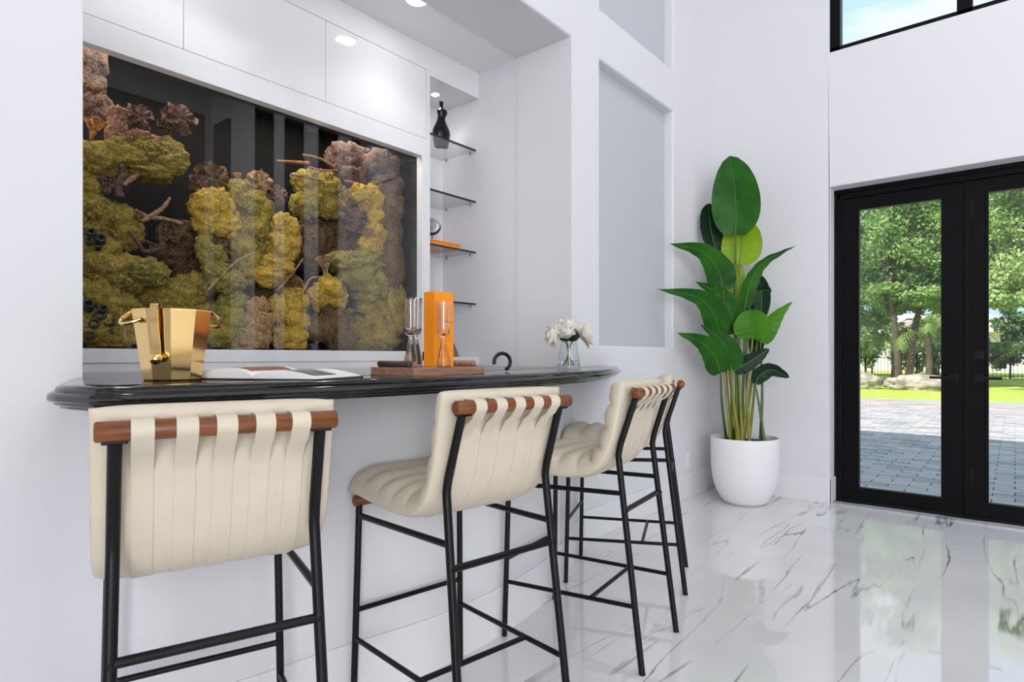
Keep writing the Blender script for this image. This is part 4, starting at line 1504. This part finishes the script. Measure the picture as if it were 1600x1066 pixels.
bush('dark twig coral beneath the right pillar', 'brownreef', 950, 960, -2.95, 0.09, 6, 0.6, 0.005, 13, GB)
bush('tan twig coral on the brown rock left of centre', 'mauve', 300, 700, -2.95, 0.09, 4, 0.5, 0.007, 14, GB)
bush('pink bush coral on the left pillar face', 'mauve', 120, 520, -2.95, 0.08, 5, 0.6, 0.007, 15, GB)
tcoral('tan starfish-shaped branch coral above the green sponge', 'tan', [([(375, 618), (320, 602), (265, 598), (235, 610)], .007, .011), ([(332, 530), (312, 560), (285, 582), (262, 596)], .006, .013), ([(215, 570), (240, 585), (262, 598)], .005, .011)], -2.94, GT, knob=0.3)
tcoral('tan knobbly finger below the plate coral', 'tan', [([(225, 452), (200, 470), (175, 488)], .009, .012)], -2.93, GT, knob=0.4)
tcoral('pale trunk coral rising left of the plate coral', 'mauve', [([(170, 420), (175, 455), (160, 490), (165, 530)], .012, .016)], -2.93, GT, knob=0.3)
tcoral('mauve branching limb left of the centre rocks', 'mauve', [([(195, 640), (225, 680), (250, 710), (300, 700)], .008, .010), ([(295, 622), (298, 670), (308, 705)], .005, .008), ([(250, 675), (290, 690), (320, 690)], .005, .007)], -2.93, GT, knob=0.3)
tcoral('long thin tan branch leaning across the centre of the tank', 'tan', [([(458, 838), (510, 785), (560, 738), (618, 715)], .006, .005)], -2.90, GT, knob=0.2)
tcoral('short tan branch leaning right of centre', 'tan', [([(690, 838), (730, 795), (775, 735)], .006, .0045)], -2.90, GT, knob=0.2)
tcoral('tan horned coral at the right floor gap', 'tan', [([(735, 900), (775, 840), (800, 800), (830, 795)], .007, .006), ([(780, 840), (768, 805), (755, 795)], .005, .004)], -2.97, GT, knob=0.2)
tcoral('dark red horizontal branch at the upper right of the tank', 'rust', [([(688, 408), (740, 412), (795, 416)], .006, .010)], -2.97, GT, knob=0.3)
tcoral('mauve horizontal branch over the rock arch', 'pinkbr', [([(775, 388), (830, 400), (880, 428)], .006, .007)], -3.0, GT, knob=0.3)
tcoral('pink horizontal branch below the mauve one', 'pinkbr', [([(795, 430), (840, 440), (890, 440)], .007, .006)], -3.0, GT, knob=0.3)
tcoral('pale pink lower branch over the rock arch', 'pinkbr', [([(735, 455), (790, 462), (840, 474)], .006, .006)], -2.99, GT, knob=0.3)
tcoral('salmon branch on the mauve rock cap', 'pinkbr', [([(915, 475), (950, 482), (985, 495)], .008, .007)], -2.98, GT, knob=0.3)


def tubes(label, mat, lst, x):
    mb = MB()
    for cx, cy, r in lst:
        p = cw(cx, cy, x)
        k = (p - Vector((0, 0, CAMH))).dot(FW) / FPX / QS
        r = r * k
        prof = [(r * 0.8, -r * 1.6), (r, -r * 0.3), (r * 1.05, r * 0.1), (r * 0.95, r * 0.3), (r * 0.6, r * 0.3), (r * 0.55, -r * 1.0), (0.0001, -r * 1.0)]
        t_ = MB().lathe(prof, (0, 0, 0), 16)
        d = Vector((0.75, -0.25, 0.5)).normalized()
        t_.xform(Matrix.Translation(p) @ d.to_track_quat('Z', 'Y').to_matrix().to_4x4())
        mb.add(t_.v, t_.f)
    o = mb.build('tube_sponge', M[mat], smooth=True, sharp=60)
    return tag(o, label, 'sponge', 'tube sponges in the tank')


tubes('dark grey tube sponges on the left pillar', 'greyreef', [(70, 645, 16), (100, 665, 17), (92, 688, 12), (62, 672, 12)], -2.92)
tubes('dark tube sponges at the bottom left tank corner', 'greyreef', [(60, 885, 18), (100, 920, 18), (80, 950, 16), (130, 945, 17), (65, 985, 14), (110, 900, 13)], -2.885)
tubes('olive tube sponges on the green knob', 'greenreef', [(262, 745, 14), (235, 760, 11), (292, 770, 15)], -2.885)

# ------------------------------------------------------------------ outdoors
GZ = -0.06
M['grass'] = P('lawn', S(140, 168, 52), 0.9, col2=S(186, 196, 84), vscale=3.0, bump=0.5, bscale=40)
M['road'] = P('asphalt_drive', S(150, 138, 136), 0.9, col2=S(178, 168, 164), vscale=2)
M['paver'] = P('grey_paver', S(166, 163, 164), 0.85, var=0.12, vscale=3, bump=0.2, bscale=60)
M['paver2'] = P('brown_grey_paver', S(176, 166, 162), 0.85, var=0.12, vscale=3, bump=0.2, bscale=60)
M['paver3'] = P('dark_grey_paver', S(144, 144, 150), 0.85, var=0.12, vscale=3, bump=0.2, bscale=60)
M['paverjoint'] = P('paver_joint', S(104, 100, 100), 0.95)
M['stone'] = P('pale_boulder', S(176, 168, 156), 0.9, col2=S(120, 110, 100), vscale=3, bump=0.8, bscale=12)
M['bark'] = P('tree_bark', S(84, 72, 60), 0.9, var=0.3, vscale=6, bump=0.6, bscale=25)
M['fol1'] = P('tree_foliage', S(98, 138, 72), 0.6, col2=S(162, 190, 116), vscale=0.9, transl=0.35)
M['fol2'] = P('tree_foliage_light', S(132, 166, 94), 0.6, col2=S(192, 208, 146), vscale=0.9, transl=0.4)
M['fol3'] = P('tree_foliage_dark', S(62, 100, 54), 0.6, col2=S(112, 150, 86), vscale=0.9, transl=0.3)
M['frond'] = P('palm_frond', S(84, 116, 58), 0.5, col2=S(136, 156, 84), vscale=2, transl=0.3)
M['housewall'] = P('pale_house_wall', S(226, 220, 210), 0.8)
M['roof'] = P('house_roof', S(190, 170, 160), 0.8, var=0.1, vscale=5)

struct(MB().add([(-60, YR + 0.25, GZ - 0.02), (60, YR + 0.25, GZ - 0.02), (60, 16.2, GZ - 0.02), (-60, 16.2, GZ - 0.02)], [(0, 1, 2, 3)]), 'driveway', M['paverjoint'], 'paved driveway outside the door')
struct(MB().add([(-60, 16.2, GZ - 0.012), (60, 16.2, GZ - 0.012), (60, 19.4, GZ - 0.012), (-60, 19.4, GZ - 0.012)], [(0, 1, 2, 3)]), 'road', M['road'], 'pinkish grey lane beyond the driveway')


def lawnf(u, v):
    x, y = -70 + 140 * u, 19.4 + 70 * v
    return Vector((x, y, GZ + 0.02 + 0.10 * noise.noise(Vector((x * 0.15, y * 0.15, 0)))))


struct(MB().grid(lawnf, 60, 30), 'lawn', M['grass'], 'sunlit green lawn beyond the driveway', smooth=True)
DR = bpy.data.objects['driveway']
# pavers: running bond, individual ones closest to the door, the rest joined
pw, ph = 0.30, 0.15
near, far = [], []
row = 0
y = YR + 0.34
while y < 16.1:
    x = -9.0 + (row % 2) * pw / 2
    while x < 5.0:
        lo, hi = -0.24 * y - 0.3, 0.10 * y + 0.35
        (near if (y < 8.9 and lo < x < hi) else far).append((x, y))
        x += pw
    y += ph
    row += 1
near.sort(key=lambda p: p[1])
far += near[300:]
near = near[:300]
pm = []
for mm in ('paver', 'paver2', 'paver3'):
    me = bpy.data.meshes.new('paver')
    t_ = MB().box(-pw / 2 + 0.004, pw / 2 - 0.004, -ph / 2 + 0.004, ph / 2 - 0.004, -0.02, 0.0, 0.004, 1)
    me.from_pydata([tuple(v) for v in t_.v], [], t_.f)
    me.materials.append(M[mm])
    pm.append(me)
for x, y in near:
    o = bpy.data.objects.new('paver', pm[random.choice((0, 0, 1, 2))])
    o.location = (x, y, GZ + random.uniform(-0.003, 0.003))
    o.rotation_euler = (random.uniform(-.008, .008), random.uniform(-.008, .008), random.uniform(-.01, .01))
    COL.objects.link(o)
    o.parent = DR
groups = [MB(), MB(), MB()]
for x, y in far:
    if x < -0.5 * y - 1 or x > 0.45 * y:
        continue
    z = GZ + random.uniform(-0.003, 0.003)
    a, b = pw / 2 - 0.004, ph / 2 - 0.004
    groups[random.choice((0, 0, 1, 2))].add([(x - a, y - b, z), (x + a, y - b, z), (x + a, y + b, z), (x - a, y + b, z),
                                             (x - a, y - b, z - .015), (x + a, y - b, z - .015), (x + a, y + b, z - .015), (x - a, y + b, z - .015)],
                                            [(0, 1, 2, 3), (0, 4, 5, 1), (1, 5, 6, 2), (2, 6, 7, 3), (3, 7, 4, 0)])
for g, mm in zip(groups, ('paver', 'paver2', 'paver3')):
    g.build('far_pavers', M[mm], DR, kind='stuff')

# boulders
for x, y, sx, sz, lab in ((-4.2, 24.6, 0.60, 0.36, 'pale boulder at the left of the pair on the lawn'), (-2.55, 24.6, 0.95, 0.34, 'long flat boulder at the right of the pair on the lawn')):
    mb = MB()
    blob(mb, Vector((x, y, GZ + sz * 0.7)), 0.5, sz, sx, x, 0.3, 1.4, 4)
    tag(mb.build('boulder', M['stone'], smooth=True, sharp=50), lab, 'boulder', 'boulders on the lawn')


def tree(label, loc, h, crown, mat, leaves, trunk_r=0.16, lean=0.0, ls=0.2, seed=1, multi=1, name='tree', group='trees across the lane'):
    rnd = random.Random(seed)
    t = thing(name, label, name, loc, group=group)
    L = Vector(loc)
    for k in range(multi):
        a = 2 * PI * k / max(1, multi) + 0.6
        off = Vector((math.cos(a), math.sin(a), 0)) * (0.5 if multi > 1 else 0)
        pts = [L + off * 0.3, L + off * 0.8 + Vector((lean * 0.3, 0, h * 0.3)), L + off * 2.0 + Vector((lean, 0, h * 0.62))]
        sp = smooth_path(pts, 6)
        tr_ = MB().tube(sp, [trunk_r * (1 - 0.5 * i / len(sp)) for i in range(len(sp))], 9).build('trunk', M['bark'], t, smooth=True)
        for b in range(4):
            s = sp[-4 + (b % 3)]
            e = s + Vector((rnd.uniform(-1.8, 1.8), rnd.uniform(-1, 1), rnd.uniform(0.8, 2.4)))
            MB().tube([s, s.lerp(e, 0.5) + Vector((0, 0, 0.25)), e], [trunk_r * 0.45, trunk_r * 0.3, trunk_r * 0.15], 6).build('branch', M['bark'], tr_, smooth=True)
    vs, fs = [], []
    per = leaves // len(crown)
    for (cx, cz, rx, rz) in crown:
        # sub-clumps make the crown uneven
        cl = []
        for _ in range(16):
            d = Vector((rnd.gauss(0, 1), rnd.gauss(0, 1), rnd.gauss(0, 1))).normalized() * (rnd.random() ** 0.4)
            cl.append(Vector((L.x + cx + d.x * rx, L.y + d.y * rx * 0.7, L.z + cz + d.z * rz)))
        for _ in range(per):
            c0 = rnd.choice(cl)
            d = Vector((rnd.gauss(0, 1), rnd.gauss(0, 1), rnd.gauss(0, 1))).normalized() * (rnd.random() ** 0.5)
            p = c0 + Vector((d.x * rx * 0.36, d.y * rx * 0.36, d.z * rz * 0.32))
            n_ = Vector((rnd.gauss(0, 1), rnd.gauss(0, 1), rnd.gauss(0, 1) + 0.5)).normalized()
            u = n_.orthogonal().normalized()
            u = Matrix.Rotation(rnd.uniform(0, 6.28), 3, n_) @ u
            w = n_.cross(u)
            s = ls * rnd.uniform(0.6, 1.3)
            i = len(vs)
            vs += [p - u * s * 0.5, p + w * s * 0.26, p + u * s * 0.5, p - w * s * 0.26]
            fs.append((i, i + 1, i + 2, i + 3))
    me = bpy.data.meshes.new('foliage')
    I = L
    me.from_pydata([tuple(v - I) for v in vs], [], fs)
    me.materials.append(M[mat])
    o = bpy.data.objects.new('foliage', me)
    COL.objects.link(o)
    o.parent = t
    o['kind'] = 'stuff'
    return t


tree('broad green tree seen through the upper left door glass', (-3.3, 27.5, GZ), 8.5, [(-0.6, 5.6, 2.1, 1.7), (0.9, 7.0, 2.1, 1.8), (-0.3, 8.6, 2.4, 1.7), (1.0, 4.4, 1.7, 1.1), (-1.6, 4.2, 1.6, 1.2), (0.2, 3.6, 1.5, 0.7)], 'fol1', 34000, 0.13, 0.2, 0.165, 1, 2)
tree('dark dense tree behind at the left of the door glass', (-6.0, 32.5, GZ), 9.0, [(0, 5.6, 2.4, 1.9), (1.4, 8.0, 2.6, 2.2), (-1.2, 8.6, 2.5, 2.0), (0.8, 4.0, 2.2, 1.3), (2.2, 5.0, 1.9, 1.6)], 'fol3', 17000, 0.18, 0.3, 0.24, 2, 1)
tree('light green tree behind the door meeting stile', (-1.2, 31.0, GZ), 9.0, [(-0.6, 6.0, 2.2, 1.9), (0.8, 7.9, 2.3, 1.9), (-0.9, 9.2, 2.3, 1.8), (0.5, 4.2, 1.8, 1.2), (-0.9, 4.0, 1.6, 1.1)], 'fol2', 24000, 0.15, -0.3, 0.19, 3, 1)
tree('sunny leaning tree seen through the right hand door glass', (1.0, 25.5, GZ), 8.0, [(-0.5, 5.0, 1.9, 1.7), (0.5, 6.8, 2.1, 1.8), (-0.9, 7.8, 2.2, 1.6), (-0.8, 3.5, 1.3, 0.9)], 'fol2', 28000, 0.11, -0.7, 0.15, 4, 3)
tree('wide tree far right beyond the lawn', (4.8, 30.0, GZ), 9.0, [(0, 5.6, 2.6, 2.2), (-1.4, 7.6, 2.4, 2.0), (1.2, 8.2, 2.4, 1.9)], 'fol1', 10000, 0.22, 0.1, 0.25, 5, 1)
tree('wide tree far left beyond the lawn', (-10.5, 30.0, GZ), 9.0, [(0, 5.6, 2.8, 2.2), (1.6, 7.6, 2.6, 2.0), (-1.4, 8.0, 2.4, 1.9)], 'fol1', 10000, 0.22, 0.1, 0.25, 6, 1)
tree('dark tree filling the gap behind the palms', (-3.6, 42.0, GZ), 10.0, [(0, 5.0, 3.2, 2.2), (2.4, 6.0, 3.0, 2.4), (-2.4, 6.4, 3.0, 2.6), (0, 8.6, 3.4, 2.6), (3.6, 9.0, 3.0, 2.4)], 'fol3', 15000, 0.2, 0.2, 0.32, 7, 1)
tree('dark tree far behind the right hand door glass', (3.4, 43.0, GZ), 10.0, [(0, 4.6, 3.0, 2.2), (-2.2, 6.4, 3.0, 2.4), (1.8, 8.6, 3.2, 2.6), (-1.0, 9.4, 3.0, 2.2)], 'fol1', 12000, 0.2, 0.2, 0.32, 8, 1)


for i_, (x_, lab_) in enumerate(((-9.2, 'leafy shrub behind the fence at the far left'), (-6.4, 'leafy shrub behind the fence left of the palms'), (-3.2, 'leafy shrub behind the fence and the palms'), (-0.2, 'leafy shrub behind the fence under the light green tree'), (3.0, 'leafy shrub behind the fence at the far right'))):
    tree(lab_, (x_, 40.0 + 0.4 * (i_ % 2), GZ), 2.4, [(-0.7, 1.5, 1.2, 1.1), (0.8, 1.9, 1.2, 1.3), (0.1, 2.9, 1.2, 0.9)], ('fol3', 'fol1', 'fol2')[i_ % 3], 4200, 0.05, 0.1, 0.24, 20 + i_, 1, 'shrub', 'shrubs behind the fence')


def palm(label, loc, h, n, ln, seed):
    rnd = random.Random(seed)
    t = thing('palm', label, 'palm', loc, group='small palms on the lawn')
    L = Vector(loc)
    MB().tube([L, L + Vector((0.05, 0, h * 0.5)), L + Vector((0, 0, h))], [0.13, 0.11, 0.09], 8).build('trunk', M['bark'], t, smooth=True)
    c = L + Vector((0, 0, h))
    for k in range(n):
        a = 2 * PI * k / n + rnd.uniform(-.2, .2)
        el = rnd.uniform(0.1, 1.1)
        d = Vector((math.cos(a) * math.cos(el), math.sin(a) * math.cos(el), math.sin(el)))
        l = ln * rnd.uniform(0.8, 1.1)
        mid = smooth_path([c, c + d * l * 0.5 + Vector((0, 0, 0.05)), c + d * l * 0.9 - Vector((0, 0, l * 0.25)), c + d * l - Vector((0, 0, l * 0.55))], 5)
        mb = MB()
        m_ = len(mid)
        for i in range(2, m_ - 1):
            T = (mid[i + 1] - mid[i]).normalized()
            sd = T.cross(Vector((0, 0, 1)))
            sd = sd.normalized() if sd.length > 0.01 else RT
            for s in (-1, 1):
                tip = mid[i] + (sd * s * 0.8 + T * 0.6).normalized() * (0.42 * math.sin(PI * i / m_) + 0.1) - Vector((0, 0, 0.12))
                mb.add([mid[i] - T * 0.03, mid[i] + T * 0.03, tip], [(0, 1, 2)])
        mb.tube(mid, [0.015 * (1 - 0.8 * i / m_) for i in range(m_)], 5)
        mb.build('frond', M['frond'], t)


palm('small drooping palm behind the boulders, left of the pair', (-3.9, 29.5, GZ), 1.7, 15, 1.5, 1)
palm('small drooping palm behind the boulders, right of the pair', (-2.55, 27.8, GZ), 1.9, 15, 1.5, 2)
palm('low palm at the right edge of the lawn view', (0.45, 32.0, GZ), 1.2, 13, 1.4, 3)

# iron fence
fn_ = thing('iron_fence', 'black iron picket fence along the far side of the lawn', 'fence', (0, 38.5, GZ))
for i in range(14):
    x = -16 + i * 2.4
    MB().box(x - 0.04, x + 0.04, 38.46, 38.54, GZ, GZ + 1.35, 0.005).build('fence_post', M['black'], fn_)
for z in (0.18, 1.1):
    MB().box(-16, 15.2, 38.485, 38.515, GZ + z, GZ + z + 0.04).build('fence_rail', M['black'], fn_)
pk = MB()
x = -15.9
while x < 15.2:
    pk.box(x - 0.011, x + 0.011, 38.489, 38.511, GZ + 0.08, GZ + 1.28)
    x += 0.16
pk.build('pickets', M['black'], fn_, kind='stuff')

# house beyond
hs = thing('house', 'pale low house far behind the trees', 'house', (-5.5, 58, GZ))
MB().box(-12, 1.0, 56, 62, GZ, 3.0).build('house_wall', M['housewall'], hs)
MB().add([(-12.6, 55.4, 2.9), (1.6, 55.4, 2.9), (1.6, 62.6, 2.9), (-12.6, 62.6, 2.9), (-9, 59, 4.6), (-2, 59, 4.6)], [(0, 1, 5, 4), (1, 2, 5), (2, 3, 4, 5), (3, 0, 4), (3, 2, 1, 0)]).build('house_roof', M['roof'], hs)
for x in (-10, -7, -4.4, -1.5):
    MB().box(x, x + 1.2, 55.97, 56.02, 1.0, 2.2).build('house_window', M['coverdark'], hs)
